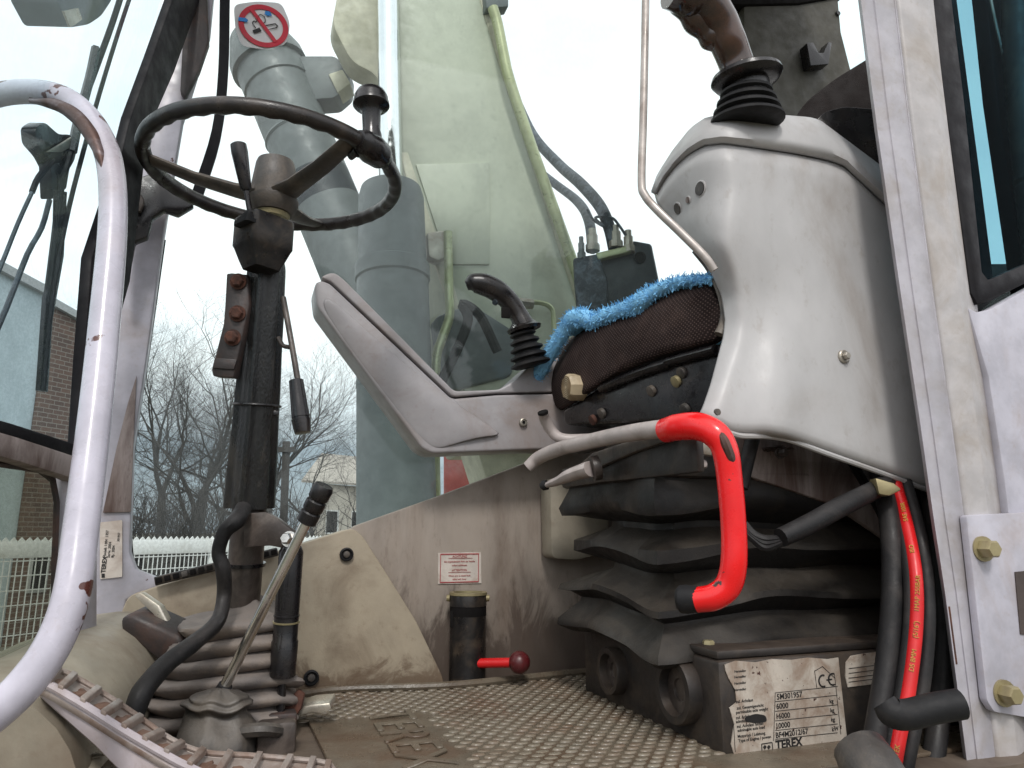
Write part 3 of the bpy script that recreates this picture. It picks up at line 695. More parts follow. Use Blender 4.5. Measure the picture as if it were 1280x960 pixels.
# gaiter at the foot of the column
gt = T('column_gaiter', onz(262, 915, FLOOR), 'dusty grey concertina gaiter round the foot of the steering column', 'gaiter')
gc = onz(268, 905, FLOOR)
def rrect(c, a, b, rr, wob=0, n_=7, seed=0):
    out = []
    for q in range(4):
        cx, cy = ((1, 1), (-1, 1), (-1, -1), (1, -1))[q]
        for j in range(n_):
            an = math.pi / 2 * (q + j / (n_ - 1))
            p = c + R * (cx * (a - rr) + rr * math.cos(an)) + L * (cy * (b - rr) + rr * math.sin(an))
            if wob: p = p + Z * mnoise.noise(Vector((p.x * 14, p.y * 14, seed))) * wob + R * mnoise.noise(Vector((p.y * 17, p.z * 30, seed + 5))) * wob
            out.append(p)
    return out
gz = [(0, .112, 0)]
for q_ in range(6):
    z_, b_ = .004 + q_ * .0255, .121 - q_ * .0055
    gz += [(z_, b_ * .80, 0), (z_ + .0035, b_ * .92, 0), (z_ + .0075, b_ * .99, 0), (z_ + .012, b_ * 1.005, 0), (z_ + .0165, b_ * .985, 0), (z_ + .020, b_ * .92, 0), (z_ + .0235, b_ * .80, 0)]
gz += [(.158, .05, 0), (.168, .028, 0)]
gtop = colp(795) - gc
O('bellows', loft(bmesh.new(), [rrect(gc + Z * z + Vector((gtop.x, gtop.y, 0)) * (z / .168), s * .92, s * .80, s * .3, .023, 11, 2) for z, s, _ in gz]), 'gaiter', gt, angle=50)

# pedals at left
pb = T('rubber_pedal', onz(190, 830, -.24), 'rough brown pedal block beside the gaiter', 'pedal')
O('pad', prism([P(x, y, 1.10) for x, y in [(150, 772), (164, 768), (225, 796), (232, 812), (205, 832), (150, 788)]], Vector((.01, .05, .012)), .006), 'rustplate', pb)
pl2 = T('steel_pedal_lever', P(208, 790, 1.1), 'bent bare metal lever standing beside the grey gaiter', 'lever')
O('blade', prism([P(x, y, 1.12) for x, y in [(167, 745), (175, 740), (199, 757), (221, 800), (217, 808), (206, 800), (191, 768)]], Vector((.003, .012, 0)), .0025), 'alu', pl2)
hp = T('floor_hump', onlat(110, 860, 1.1), 'smooth beige rounded floor moulding in the front corner', 'moulding')
h0, h1 = P(-60, 1010, .8), P(170, 815, 1.30)
O('moulding', tube([h0, lerp(h0, h1, .35), lerp(h0, h1, .7), h1], [.12, .115, .10, .075], 28, 5), 'hump', hp)

# gear style lever with boot
gl_ = T('chrome_lever', onz(278, 930, FLOOR), 'long chromed lever with ribbed black grip leaning right from a rubber boot', 'lever')
g0, g1 = P(277, 866, 1.03), P(398, 622, .97)
O('rod', tube([g0, lerp(g0, g1, .5), lerp(g0, g1, .9)], .0072, 14, 1), 'chrome', gl_)
gd = g1 - g0; gg = lerp(g0, g1, .87)
O('grip', lathe(gg, gd, [(0, .010), (.002, .0135), (.016, .0138), (.018, .0118), (.021, .0138), (.033, .0138), (.035, .0118), (.038, .0138), (.052, .0145), (.057, .012), (.058, .004)], 20), 'plastic', gl_)
O('collar', lathe(g0 - gd.normalized() * .012, gd, [(0, .012), (.015, .0105), (.024, .0095), (.025, .007)], 16), 'rubber', gl_)
bc2 = P(272, 905, 1.02)
def blob(c, prof, ax_=Z, seg=26, wob=.006, sd=0, el=(1, 1)):
    u, v = R, L
    rings = []
    for z, r in prof:
        rings.append([c + u * math.cos(a) * r * el[0] + v * math.sin(a) * r * el[1] + ax_ * z + Vector((mnoise.noise(Vector((math.cos(a) * 2, math.sin(a) * 2, z * 30 + sd))), mnoise.noise(Vector((math.sin(a) * 2, z * 30, sd + 7))), mnoise.noise(Vector((z * 20, math.cos(a) * 2, sd + 3))))) * wob for a in [2 * math.pi * s / seg for s in range(seg)]])
    return loft(bmesh.new(), rings)
O('boot', blob(bc2, [(-.075, .066), (-.045, .062), (-.02, .056), (-.002, .047), (.010, .038), (.018, .032), (.022, .041), (.025, .047), (.029, .036), (.032, .038), (.036, .036), (.040, .02), (.045, .013)], wob=.011, sd=3), 'boot', gl_, sub=1, angle=180)
O('link_arm', tube([P(300, 915, 1.0), P(330, 912, 1.0), P(348, 914, 1.02)], .009, 8, 3), 'boot', gl_)
O('link_plate', box(P(345, 925, 1.03), (.05, .03, .05), None, .006), 'tube', gl_)

# damper strut
dm = T('damper_strut', onz(352, 925, FLOOR), 'black gas damper strut standing right of the chrome lever', 'strut')
s0, s1 = P(353, 846, 1.10), P(364, 690, 1.085)
O('cylinder', lathe(s0, s1 - s0, [(0, .012), (.002, .0185), (.05, .0190), (.052, .0176), (.085, .0176), (.0855, .0185), (.0875, .0185), (.088, .0176), (.178, .0176), (.186, .014), (.19, .006)], 28), 'plastic', dm)
O('ring', lathe(lerp(s0, s1, .43), s1 - s0, [(0, .0192), (.0022, .0192), (.0022, .017)], 28), 'brass', dm)
O('piston_rod', tube([P(350, 905, 1.10), s0], .0062, 12, 1), 'plastic', dm)
O('top_joint', lathe(P(362, 676, 1.09), Vector((0, -1, 0)), [(-.012, .01), (.0, .01)], 14), 'chrome', dm)
O('foot', box(P(352, 905, 1.10), (.04, .03, .035), None, .005), 'rustplate', dm)
O('foot_bracket', prism([P(x, y, 1.12) for x, y in [(355, 880), (372, 862), (380, 868), (376, 886), (366, 900), (355, 905)]], Vector((0, .01, 0)), .002), 'rust', dm)
ap = T('small_aluminium_tab', onz(392, 895, FLOOR), 'short bare aluminium tab on the mat by the strut foot', 'tab')
O('tab', prism([P(x, y, 1.13) for x, y in [(364, 889), (388, 881), (412, 879), (414, 886), (404, 893), (390, 890), (366, 898)]], Vector((0, .03, .008)), .0015), 'alu', ap)

# ------------------------------------------------------------------ socket with red lever
bt = T('lever_socket', onz(584, 853, FLOOR), 'upright black tube on the mat with a red lever ending in a dark ball', 'socket')
b0 = onz(584, 853, FLOOR); bl = (P(583, 742, b0.y) - b0).length; br_ = pxr(21.5, b0.y)
O('tube', lathe(b0, Z, [(-.004, br_), (bl * .86, br_), (bl * .862, br_ * 1.03), (bl * .97, br_ * 1.03), (bl, br_ * .98), (bl, br_ * .85), (bl * .93, br_ * .8)], 32), 'plastic_dusty', bt)
O('rim', lathe(b0 + Z * bl, Z, [(-.002, br_ * 1.06), (.003, br_ * 1.06), (.003, br_ * .82), (-.002, br_ * .82)], 32), 'brass', bt)
for s in (-1, 1):
    O('pin', lathe(b0 + Z * bl * .95 + Vector((s * br_ * 1.02, -.004, 0)), Vector((s, 0, 0)), [(0, .007), (.006, .006)], 10), 'brass', bt)
O('clip', box(b0 + Z * bl * .72 + Vector((-br_ * .82, -br_ * .6, 0)), (.008, .004, .03), None, .001), 'dark', bt)
O('keeper', lathe(b0 + Z * .0, Z, [(bl * .865, br_ * 1.01), (bl * .76, br_ * 1.012), (bl * .75, br_ * 1.0)], 32, caps=False), 'dark', bt)
lr = P(598, 829, b0.y - .02); le = P(648, 828, b0.y - .04)
O('lever_rod', tube([lr, le], pxr(5.5, b0.y), 12, 1), 'redplain', bt)
O('ball', lathe(le - (le - lr).normalized() * .018, (le - lr), [(0, .006)] + [(.020 - .020 * math.cos(a), .0205 * math.sin(a)) for a in [math.pi * (.12 + .88 * q / 14) for q in range(15)]], 26), 'ball', bt)

# ------------------------------------------------------------------ far armrest console
fc = T('far_armrest_console', onlat(560, 566, 1.38), 'mid grey moulded armrest console slanting up to the left beyond the seat', 'console')
out = [(393, 354), (401, 344), (417, 340), (430, 349), (568, 489), (625, 487), (640, 478), (668, 452), (700, 447), (760, 440), (760, 562), (668, 562), (540, 566), (526, 558), (396, 381)]
seamy = [(399, 349), (410, 352), (565, 497), (620, 492), (760, 489)]
body = [(393, 356), (399, 349.5), (412, 353.5), (565, 498.5), (622, 493.5), (760, 490.5), (760, 562), (668, 562), (540, 567), (527, 560), (396, 383)]
lid = [(400, 347.5), (407, 342.5), (418, 340), (430, 349), (568, 489), (624, 487), (640, 478), (668, 453), (700, 447), (760, 440), (760, 488.5), (622, 491), (566, 496), (413, 351)]
O('body', prism([onlat(x, y, 1.325) for x, y in rnd(body, 5, 2)], L * .085, .006, 3), 'console_far', fc)
O('lid', prism([onlat(x, y, 1.328) for x, y in rnd(lid, 5, 2)], L * .08, .005, 3), 'console_far', fc)
fa = bmesh.new()
def fv(x, y, o): return onlat(x, y, 1.325 - o)
loft(fa, [[fv(397, 382, -.004), fv(404, 366, .004), fv(420, 380, .004)], [fv(458, 466, -.004), fv(470, 440, .010), fv(486, 440, .002)], [fv(527, 558, -.004), fv(560, 520, .014), fv(590, 520, .002)], [fv(545, 565, -.004), fv(600, 545, .010), fv(640, 548, .001)]], False, False)
O('raised_flank', fa, 'console_far', fc, sub=2, angle=180, solid=.004)
sc = onlat(654, 528, 1.322)
scr = O('screw', lathe(sc, -L, [(0, .0085), (.004, .008), (.005, .006), (.003, .005)], 18), 'steel', fc)
O('screw_recess', lathe(sc - L * .003, -L, [(0, .0035), (.0028, .003)], 6), 'dark', scr)
fj = T('far_joystick', onlat(662, 460, 1.36), 'black joystick on the far console with a ribbed rubber gaiter', 'joystick')
j0, j1 = P(664, 458, 1.40), P(650, 404, 1.39)
prof = []
for k in range(5):
    t = k * .0155; r = .041 - k * .0035
    prof += [(t, r * .78), (t + .004, r), (t + .008, r * .98), (t + .012, r * .74)]
O('gaiter', lathe(j0, j1 - j0, prof, 24), 'rubber', fj)
O('collar', lathe(P(655, 411, 1.39), Vector((-.25, -.1, 1)), [(-.006, .010), (-.004, .033), (.002, .036), (.008, .028), (.02, .018)], 24), 'plastic', fj)
gr = O('grip', tube([P(x, y, Y) for x, y, Y in [(656, 408, 1.38), (648, 393, 1.38), (636, 376, 1.375), (622, 364, 1.365), (606, 356, 1.355), (592, 354, 1.35), (583, 357, 1.35)]], [.021, .0195, .0205, .0225, .0225, .0195, .010], 16, 6), 'plastic', fj)
O('button', lathe(P(619, 378, 1.345), Vector((-.5, -1, -.3)), [(0, .006), (.004, .005)], 14), 'valve', gr)
O('switch', box(P(632, 391, 1.352), (.018, .006, .022), None, .002), 'dark', gr)
O('top_button', lathe(P(602, 347, 1.35), Vector((0, -.1, 1)), [(-.004, .008), (.004, .007)], 14), 'plastic', gr)

# ------------------------------------------------------------------ seat
st = T('driver_seat', cab(.75, 1.1, .0), 'driver seat in dark brown dotted cloth with a black underside', 'seat')
SP0, SP1 = P(905, 400, 1.065), P(690, 480, 1.43)
SN = (SP1 - SP0).cross(Z).normalized()
if SN.dot(R) < 0: SN = -SN
def sf(x, y, o=0): return onpl(x, y, SP0 - SN * o, SN)
cush = [(684, 484), (690, 462), (712, 424), (740, 404), (790, 386), (850, 356), (900, 345), (925, 400), (905, 428), (830, 448), (765, 475), (702, 515), (690, 505)]
cb_ = bmesh.new()
fr_ = rnd(cush, 10, 3)
loft(cb_, [[sf(x, y, o).lerp(sf(800, 430, o), sh) - L * min(o, 0) * .35 for x, y in fr_] for o, sh in ((-.45, .06), (-.05, 0), (-.012, .02), (.012, .12), (.022, .3), (.026, .6))])
O('cushion', cb_, 'fabric', st, angle=60)
pan = [(702, 513), (765, 474), (830, 447), (905, 427), (915, 470), (905, 522), (870, 529), (860, 527), (705, 531)]
O('seat_pan', prism([sf(x, y, .004) for x, y in pan], R * .4 + L * .12, .008, 3), 'plastic', st)
O('pan_lip', tube([sf(x, y, .008) for x, y in [(752, 486), (800, 466), (835, 455), (838, 452), (895, 437)]], pxr(9, 1.1), 10, 3, squash=.8), 'plastic', st)
for x, y, m in ((845, 477, 'brass'), (852, 466, 'hub'), (814, 489, 'hub'), (741, 525, 'rust'), (752, 517, 'hub'), (856, 512, 'hub')):
    p = sf(x, y, .006)
    O('rivet', lathe(p, -R - Z * .5, [(-.004, .010), (.003, .010), (.004, .007)], 14), m, st)
kp = sf(722, 484, .016)
kd = (-R - Z * .05).normalized()
kn = O('adjuster_knob', lathe(kp, kd, [(-.01, .026), (.018, .026), (.024, .023), (.0245, .004)], 8), 'wood', st)
for q in range(5):
    a = .004 + q * .0038
    O('groove_ring', lathe(kp + kd * .0243, kd, [(-.001, a), (.0006, a), (.0006, a + .0012), (-.001, a + .0012)], 24, caps=False), 'ring', kn)
O('backrest', prism([P(x, y, 1.22) for x, y in rnd([(985, 160), (1005, 128), (1040, 100), (1095, 66), (1180, 30), (1180, 400), (985, 400)], 14, 3)], Vector((.05, .12, 0)), .02, 3), 'backrest', st)
O('armrest', prism([P(x, y, 1.12) for x, y in rnd([(1018, 152), (1030, 140), (1055, 133), (1140, 140), (1180, 330), (1120, 300), (1100, 215)], 6, 3)], Vector((.03, .09, 0)), .012, 3), 'plastic', st)

tw = T('blue_towel', sf(780, 390, .03), 'fluffy light blue towel draped over the top edge of the seat cushion', 'towel')
tp_ = [(668, 480), (674, 466), (690, 438), (704, 416), (716, 399), (730, 397), (742, 402), (752, 397), (770, 390), (790, 384), (800, 378), (820, 364), (845, 353), (872, 349), (892, 349)]
tpts = [sf(x, y, .018) for x, y in tp_]
trad = [.011, .014, .015, .014, .017, .016, .012, .013, .013, .0145, .017, .012, .0085, .006, .005]
O('cloth_roll', tube(tpts, trad, 16, 6, squash=1.0, shape=lambda a, t: 1 + .16 * mnoise.noise(Vector((math.cos(a) * 1.5, math.sin(a) * 1.5, t * 22)))), 'towel', tw)
top_rows = [[p + R * d + L * d * .35 + Z * (.004 - d * .03) for p in tpts[3:]] for d in (-.004, .06, .16, .3)]
O('cloth', grid(top_rows), 'towel', tw, solid=.008)
tb = bmesh.new(); cp_ = catmull(tpts, 30); rr_ = catmull([Vector((r, 0, 0)) for r in trad], 30)
for q in range(5200):
    i = random.randrange(len(cp_) - 1); c = cp_[i]; r0 = rr_[i].x
    d = Vector((random.gauss(0, 1), random.gauss(0, 1), random.gauss(0, 1))).normalized()
    p = c + d * r0 * 1.04; tip = p + (d + Vector((random.gauss(0, .5), random.gauss(0, .5), random.gauss(0, .5)))) * random.uniform(.0025, .0055)
    s = d.cross(Vector((random.random(), random.random(), random.random()))).normalized() * .0009
    f = bmesh_f = tb.faces.new([tb.verts.new(x) for x in (p - s, p + s, tip + s * .6, tip - s * .6)])
O('terry_loops', tb, 'towel', tw, kind='stuff', flat=True)

# ------------------------------------------------------------------ suspension bellows and base
sbw = T('seat_suspension', cab(.75, 1.05, FLOOR + .1), 'black folded rubber suspension bellows under the seat', 'suspension')
def bz(y): return onr(812, y, .565).z
bl_ = [(586, .0, 0), (596, .006, 0), (622, .016, 0), (634, .012, 0), (642, -.004, .0), (654, -.034, 0), (662, -.034, 0), (682, .0, 0), (690, .002, 0), (704, -.012, 0), (716, -.032, 0), (724, -.028, 0), (744, .016, 0), (752, .018, 0), (762, .0, 0), (770, -.012, 0), (776, -.01, 0), (796, .020, 0), (806, .022, 0), (813, .005, 0)]
def bring(z, off, sd):
    out = []
    rr, ll = (.565, 1.12), (.925, 1.215)
    n_ = 40
    cs = [(rr[0] - off, ll[0] - off), (rr[1] + off, ll[0] - off), (rr[1] + off, ll[1] + off), (rr[0] - off, ll[1] + off)]
    for q in range(4):
        a, b = cs[q], cs[(q + 1) % 4]
        for j in range(n_):
            t = j / n_; r, l = lerp(a[0], b[0], t), lerp(a[1], b[1], t)
            e = min(t, 1 - t) * 2
            pin = (.020 if off < -.012 else -.004) * math.exp(-(e * 3.2) ** 2)     # corners: tucked in at the valleys
            r += (1 if r < .8 else -1) * pin; l += (1 if l < 1.07 else -1) * pin
            nz = mnoise.noise(Vector((r * 9, l * 9, z * 12)))
            out.append(cab(r + nz * .014, l + mnoise.noise(Vector((l * 8, r * 8, z * 9 + 4))) * .012, z + mnoise.noise(Vector((r * 6, l * 6, sd + z * 3))) * .015 - .008 * math.exp(-(e * 2.2) ** 2) * (1 if off > 0 else -.2)))
    return out
O('bellows', loft(bmesh.new(), [bring(bz(y), o, 1.3) for y, o, _ in bl_], True, True), 'bellows', sbw, angle=48)
O('top_plate', cabbox(.548, 1.1, .905, 1.24, bz(598), bz(566), .008), 'box', sbw)
O('grey_flap', prism([onr(x, y, .54) for x, y in [(712, 590), (740, 566), (835, 534), (842, 548), (790, 566), (735, 590)]], R * .01, .003), 'hub', sbw)
O('front_skirt', prism([onr(x, y, .548) for x, y in [(735, 586), (790, 567), (870, 540), (872, 590), (820, 596), (742, 604)]], R * .012, .003), 'box', sbw)
hb = T('seat_base_box', cab(.8, 1.0, FLOOR), 'dark steel base box under the bellows with two round ports and a worn data plate', 'base box')
BR, BL, BZ = .595, .842, onlat(905, 826, .842).z
O('box_body', cabbox(BR, 1.15, BL, 1.25, FLOOR - .004, BZ, .006), 'box', hb)
O('top_flange', cabbox(BR + .002, 1.15, BL + .004, 1.24, BZ + .001, BZ + .012, .003), 'box', hb)
for x, y, s in ((855, 862, 27), (772, 838, 19)):
    p = onr(x, y, BR); Yp = p.y; ro = pxr(s * 1.12, Yp) * 1.25
    pt = O('round_port', lathe(p + R * .01, -R, [(0, ro), (.026, ro), (.030, ro * .96), (.030, ro * .74), (.024, ro * .70), (.0, ro * .68)], 36, caps=False), 'box', hb)
    O('port_core', lathe(p - R * .004, -R, [(0, ro * .7), (.003, ro * .68), (.003, ro * .35), (-.003, ro * .3)], 28), 'tube', pt)
O('flange_bolt', hexbolt(onlat(886, 812, .90), Z, .0085, .010), 'brass', hb)
# data plate, frame: right = R, up = Z on the plane lat = BL
def dp(x, y, o=.0): return onlat(x, y, BL - .0022 - o)
dplate = O('data_plate', prism([dp(x, y) for x, y in [(906, 831), (920, 826), (945, 828), (965, 824), (990, 825), (1010, 822), (1035, 824), (1048, 822), (1052, 860), (1059, 925), (1035, 930), (1000, 936), (918, 944), (914, 930), (918, 905), (912, 885), (921, 878), (919, 862), (911, 848), (907, 838)]], L * .0016, .0), 'oldplate', hb)
ra = dp(960, 880); 
def ln(x0, y0, x1, y1, wd=.6):
    a, b = dp(x0, y0, .0003), dp(x1, y1, .0003); u = (b - a).normalized(); v = u.cross(L).normalized() * pxr(wd / 2, 1.0)
    O('rule', prism([a - v, b - v, b + v, a + v], L * -.0003), 'ink', dplate)
for y in (866, 877, 889, 901, 913, 924): ln(969, y, 1047, y - 8.2)
ln(969, 866, 967, 926); ln(1043, 842, 1051, 918); ln(917, 905, 919, 940); ln(1018, 838, 1021, 860); ln(1018, 839, 1028, 833); ln(1028, 833, 1044, 848)
tR = dp(1040, 866) - dp(970, 874)
tU = Z
def dt(s, x, y, px, m='ink', bold=.012): return text('lettering', s, pxr(px, 1.02) * 1.32, dp(x, y, .0002), tR, tU, m, dplate, bold=bold)
dt('5M301957', 971, 874.5, 6.6); dt('6000', 970.5, 886.5, 6.6); dt('16000', 969.5, 899, 6.4); dt('10000', 969.5, 911, 6.4); dt('BF4M2012/67', 969.5, 922.5, 6.4)
for y in (879, 890.5, 902): dt('kg', 1037 + (y - 879) * .08, y, 5)
dt('kW', 1040, 914, 5)
dt('TEREX', 970, 936.5, 9.8, bold=.035); 
for s, x, y in (('zul. Achslast', 920, 879, ), ('zul. Gesamtgewicht', 921, 887), ('permissible axle weight', 920, 892.5), ('zul. Achslast vorn', 920, 899), ('admissible axle load', 920, 904), ('zul. Achslast hinten', 921, 910), ('admissible axle load', 922, 915), ('Motortyp / Leistung', 922, 922.5), ('Type of Engine / power', 923, 928)):
    dt(s, x, y, 3.6, bold=.004)
for y in (841, 848, 856, 864): dt('Hersteller', 918, y, 3, bold=0)
# CE mark
def arc(cx, cy, r, a0, a1, wd=.0011):
    c = dp(cx, cy, .0005); return tube([c + tR.normalized() * r * math.cos(a) + Z * r * math.sin(a) for a in [rad(lerp(a0, a1, k / 10)) for k in range(11)]], wd, 5, 1)
O('mark', arc(1029, 851, .0075, 70, 290), 'ink', dplate); O('mark', arc(1041, 849, .0075, 70, 290), 'ink', dplate); ln(1033, 850, 1040, 849, 1.6)
# emblem box beside the maker name
for a in ((952, 930, 965, 928), (952, 939, 966, 937), (952, 930, 952.5, 939), (965, 928, 966, 937)): ln(*a, 1)
for cx in (956, 961): O('emblem', prism([dp(cx - 2.3, 934, .0004), dp(cx, 931, .0004), dp(cx + 2.3, 933.4, .0004), dp(cx, 937, .0004)], L * -.0003), 'ink', dplate)
O('blot', prism([dp(x, y, .0006) for x, y in rnd([(930, 897), (944, 892), (957, 894), (959, 902), (945, 904), (932, 902)], 4)], L * -.0003), 'ink', dplate)
p2 = O('second_plate', prism([dp(x, y) for x, y in [(1058, 828), (1064, 820), (1080, 817), (1104, 814), (1106, 852), (1085, 856), (1060, 859), (1057, 845)]], L * .0016), 'oldplate', hb)
for y in (836, 842, 848, 853): 
    a, b = dp(1061, y, .0004), dp(1103, y - 5, .0004)
    O('rule', prism([a, b, b + Z * .0008, a + Z * .0008], L * -.0003), 'ink', p2)

# ------------------------------------------------------------------ levers round the seat base
rh = T('adjustment_bar', onr(900, 560, .5), 'grey transverse bar with a chipped red sleeve bent down in front of the bellows', 'handle')
O('grey_bar', tube([P(x, y, Y) for x, y, Y in [(660, 584, 1.30), (674, 572, 1.29), (700, 561, 1.23), (740, 551, 1.14), (790, 541, 1.03), (836, 535, .95)]], [.011, .012, .0125, .0125, .0128, .0128], 14, 5), 'lever_grey', rh)
O('red_sleeve', tube([P(x, y, Y) for x, y, Y in [(832, 538, .95), (848, 534, .925), (872, 533, .90), (893, 542, .885), (906, 562, .88), (912, 600, .88), (917, 660, .88), (917, 705, .88), (910, 732, .885), (893, 746, .89), (870, 750, .90)]], [.0165, .0175, .018, .0175, .0162, .0155, .0152, .0155, .0158, .0155, .015], 20, 7), 'red', rh)
O('black_collar', lathe(P(838, 537, .96), P(820, 541, .985) - P(838, 537, .96), [(-.002, .0168), (.006, .0155), (.008, .012)], 18), 'rubber', rh)
O('end_cap', lathe(P(873, 749, .90), P(850, 749, .91) - P(873, 749, .90), [(0, .0155), (.014, .0172), (.022, .0165), (.026, .012), (.022, .008)], 20), 'rubber', rh)
O('worn_patch', tube([P(x, y, Y) for x, y, Y in [(898, 537, .872), (906, 552, .866), (913, 570, .866), (917, 582, .870)]], [.003, .006, .006, .002], 8, 4), 'worn', rh)
sl = T('short_grey_lever', onr(700, 600, .5), 'short tapered cream grey lever pointing left below the transverse bar', 'lever')
O('lever', tube([P(x, y, Y) for x, y, Y in [(682, 607, 1.22), (696, 602, 1.20), (716, 593, 1.17), (739, 586, 1.14)]], [.006, .0095, .0145, .0175], 12, 5, squash=.75), 'lever_grey', sl)
O('tip', lathe(P(684, 606, 1.22), P(668, 609, 1.23) - P(684, 606, 1.22), [(0, .0085), (.008, .0085), (.012, .005)], 14), 'rubber', sl)
O('hub', lathe(P(740, 586, 1.14), Vector((1, .1, .2)), [(0, .02), (.012, .02)], 14), 'tube', sl)
pe = T('bent_pipe_end', onr(684, 535, .52), 'open ended bent grey pipe in front of the seat pan', 'pipe')
O('pipe', tube([P(x, y, Y) for x, y, Y in [(679, 516, 1.26), (681, 524, 1.27), (689, 538, 1.28), (702, 548, 1.28), (730, 549, 1.28), (775, 545, 1.28)]], .0098, 14, 5), 'lever_grey', pe)
O('bore', lathe(P(679, 517, 1.255), P(677, 510, 1.25) - P(679, 517, 1.255), [(0, .0098), (.004, .0095), (.0042, .005)], 14), 'dark', pe)
tb2 = T('tilt_bracket', onr(866, 580, .5), 'small cream bracket lever behind the top of the red sleeve', 'bracket')
O('bracket', prism([P(x, y, .99) for x, y in rnd([(842, 562), (856, 558), (866, 570), (884, 576), (884, 584), (864, 584), (844, 577)], 3, 3)], Vector((.006, .02, 0)), .003), 'lever_grey', tb2)
O('arm', prism([P(x, y, .98) for x, y in [(864, 548), (876, 540), (890, 548), (890, 570), (868, 566)]], Vector((.006, .02, 0)), .003), 'steel', tb2)
O('slot', lathe(P(852, 570, .988), Vector((-.1, -1, 0)), [(0, .0045), (.0025, .004)], 10), 'dark', tb2)

# ------------------------------------------------------------------ near armrest console
nc = T('near_armrest_console', onlat(1000, 600, .8), 'large pale grey moulded armrest console beside the door post', 'console')
Tx = ([818, 822, 830, 845, 866, 882, 900, 960, 1010, 1022, 1105, 1200], [240, 226, 212, 189, 163, 152, 148, 147, 151, 154, 216, 292])
Sx = ([818, 830, 845, 860, 880, 905, 990, 1040, 1058, 1110, 1200], [243, 222, 204, 191, 180, 177, 190, 200, 207, 256, 338])
Bx = ([868, 890, 915, 930, 960, 985, 1050, 1100, 1160, 1215], [521, 531, 544, 545, 545, 549, 573, 590, 613, 632])
LS = [(818, 243), (821, 254), (830, 265), (848, 285), (868, 310), (888, 340), (901, 368), (906, 398), (904, 420), (896, 450), (888, 480), (879, 506), (872, 522)]
lv = []
for x, y in LS:
    s, b = interp(x, *Sx), interp(x, *Bx); lv.append((y - s) / (b - s))
lx = [p[0] for p in LS]
def ndepth(x, y, xl, v):
    wdt = interp(v, [0, .15, .35, .55, 1], [105, 95, 50, 26, 20]); D = interp(v, [0, .2, .4, .6, 1], [.17, .15, .08, .03, .02])
    t = max(0, min(1, (x - xl) / wdt))
    e = D * (1 - t) ** 1.7
    e += .022 * math.exp(-((y - 400) / 85) ** 2) * math.exp(-((x - 925) / 60) ** 2)
    e += .005 * math.exp(-((y - 330) / 110) ** 2) * smooth((x - 960) / 160) - .012 * math.exp(-((x - 975) / 28) ** 2) * smooth((y - 360) / 120)
    return .80 + e
rows = []
NV, NU = 44, 46
for i in range(NV + 1):
    v = i / NV; xl = interp(v, lv, lx); row = []
    for j in range(NU + 1):
        u = (j / NU) ** 1.35; x = xl + (1205 - xl) * u
        y = lerp(interp(x, *Sx), interp(x, *Bx), v)
        l = ndepth(x, y, xl, v) + (.010 * (1 - smooth(v / .05)) if v < .05 else 0) + (.012 * smooth((v - .97) / .03) if v > .97 else 0)
        row.append(onlat(x, y, l))
    rows.append(row)
O('body', grid(rows), 'console', nc, solid=-.008, angle=70)
rows = []
for i in range(13):
    v = i / 12; row = []
    for j in range(61):
        x = lerp(818, 1205, j / 60); t0, s0_ = interp(x, *Tx), interp(x, *Sx) - 2.2
        y = lerp(t0, max(s0_, t0 + .5), v)
        l = .80 + .17 * (1 - max(0, min(1, (x - 818) / 105))) ** 1.7 + .035 * (1 - v) ** 2.5 + .008 * smooth((v - .85) / .15)
        row.append(onlat(x, y, l))
    if i == 0: rows.append([p + p.normalized() * .12 - Z * .004 for p in row])
    rows.append(row)
O('lid', grid(rows), 'console', nc, solid=-.006, angle=70)
sm_ = []
for j in range(40):
    x = lerp(819, 1200, j / 39); y = interp(x, *Sx) - .8
    sm_.append(onlat(x, y, .812 + .17 * (1 - max(0, min(1, (x - 818) / 105))) ** 1.7))
O('seam', tube(sm_, .0038, 6, 1), 'seam', nc)
def npt(x, y, o=0):
    v = max(0, (y - interp(x, *Sx)) / (interp(x, *Bx) - interp(x, *Sx))); xl = interp(v, lv, lx)
    return onlat(x, y, ndepth(x, y, xl, v) - o)
for x, y, s in ((875, 236, 10), (860, 250, 5), (847, 261, 8.5)):
    c = npt(x, y, .0012); nn = (npt(x + 4, y) - npt(x - 4, y)).cross(npt(x, y - 4) - npt(x, y + 4)).normalized()
    if nn.dot(c) > 0: nn = -nn
    h = O('hole', lathe(c - nn * .002, nn, [(0, pxr(s * 1.15, 1)), (.0024, pxr(s * 1.15, 1)), (.003, pxr(s, 1)), (.0012, pxr(s * .85, 1))], 20), 'console', nc)
    O('hole_shade', lathe(c, nn, [(-.001, pxr(s * .92, 1)), (.0016, pxr(s * .9, 1))], 20), 'tube' if s > 5 else 'rustgrey', h)
c = npt(1054, 446, .0); scw = O('screw', lathe(c, -L, [(-.002, .0105), (.003, .010), (.004, .0085), (.0035, .006)], 22), 'steel', nc)
O('screw_head', hexbolt(c - L * .003, -L, .0055, .006, False), 'steel', scw)
O('rivet', lathe(npt(897, 515), -L, [(-.002, .005), (.0012, .0045)], 14), 'hub', nc)
O('edge_trim', tube([onlat(x, y, l) for x, y, l in [(870, 312, .90), (888, 335, .89), (901, 362, .875), (907, 388, .865), (905, 405, .862), (899, 418, .862)]], pxr(5, 1), 8, 5, squash=1.4), 'hub', nc)
O('lower_hem', tube([onlat(x, interp(x, *Bx), .808) for x in (905, 925, 945, 965, 990, 1030, 1080, 1130, 1190)], .0042, 8, 4), 'console', nc)
nj = T('near_joystick', P(932, 150, .98), 'brown black joystick grip on a round collar and gaiter on the near console', 'joystick')
gj = P(934, 155, 1.0); gx = (P(932, 95, .99) - gj)
prof = []
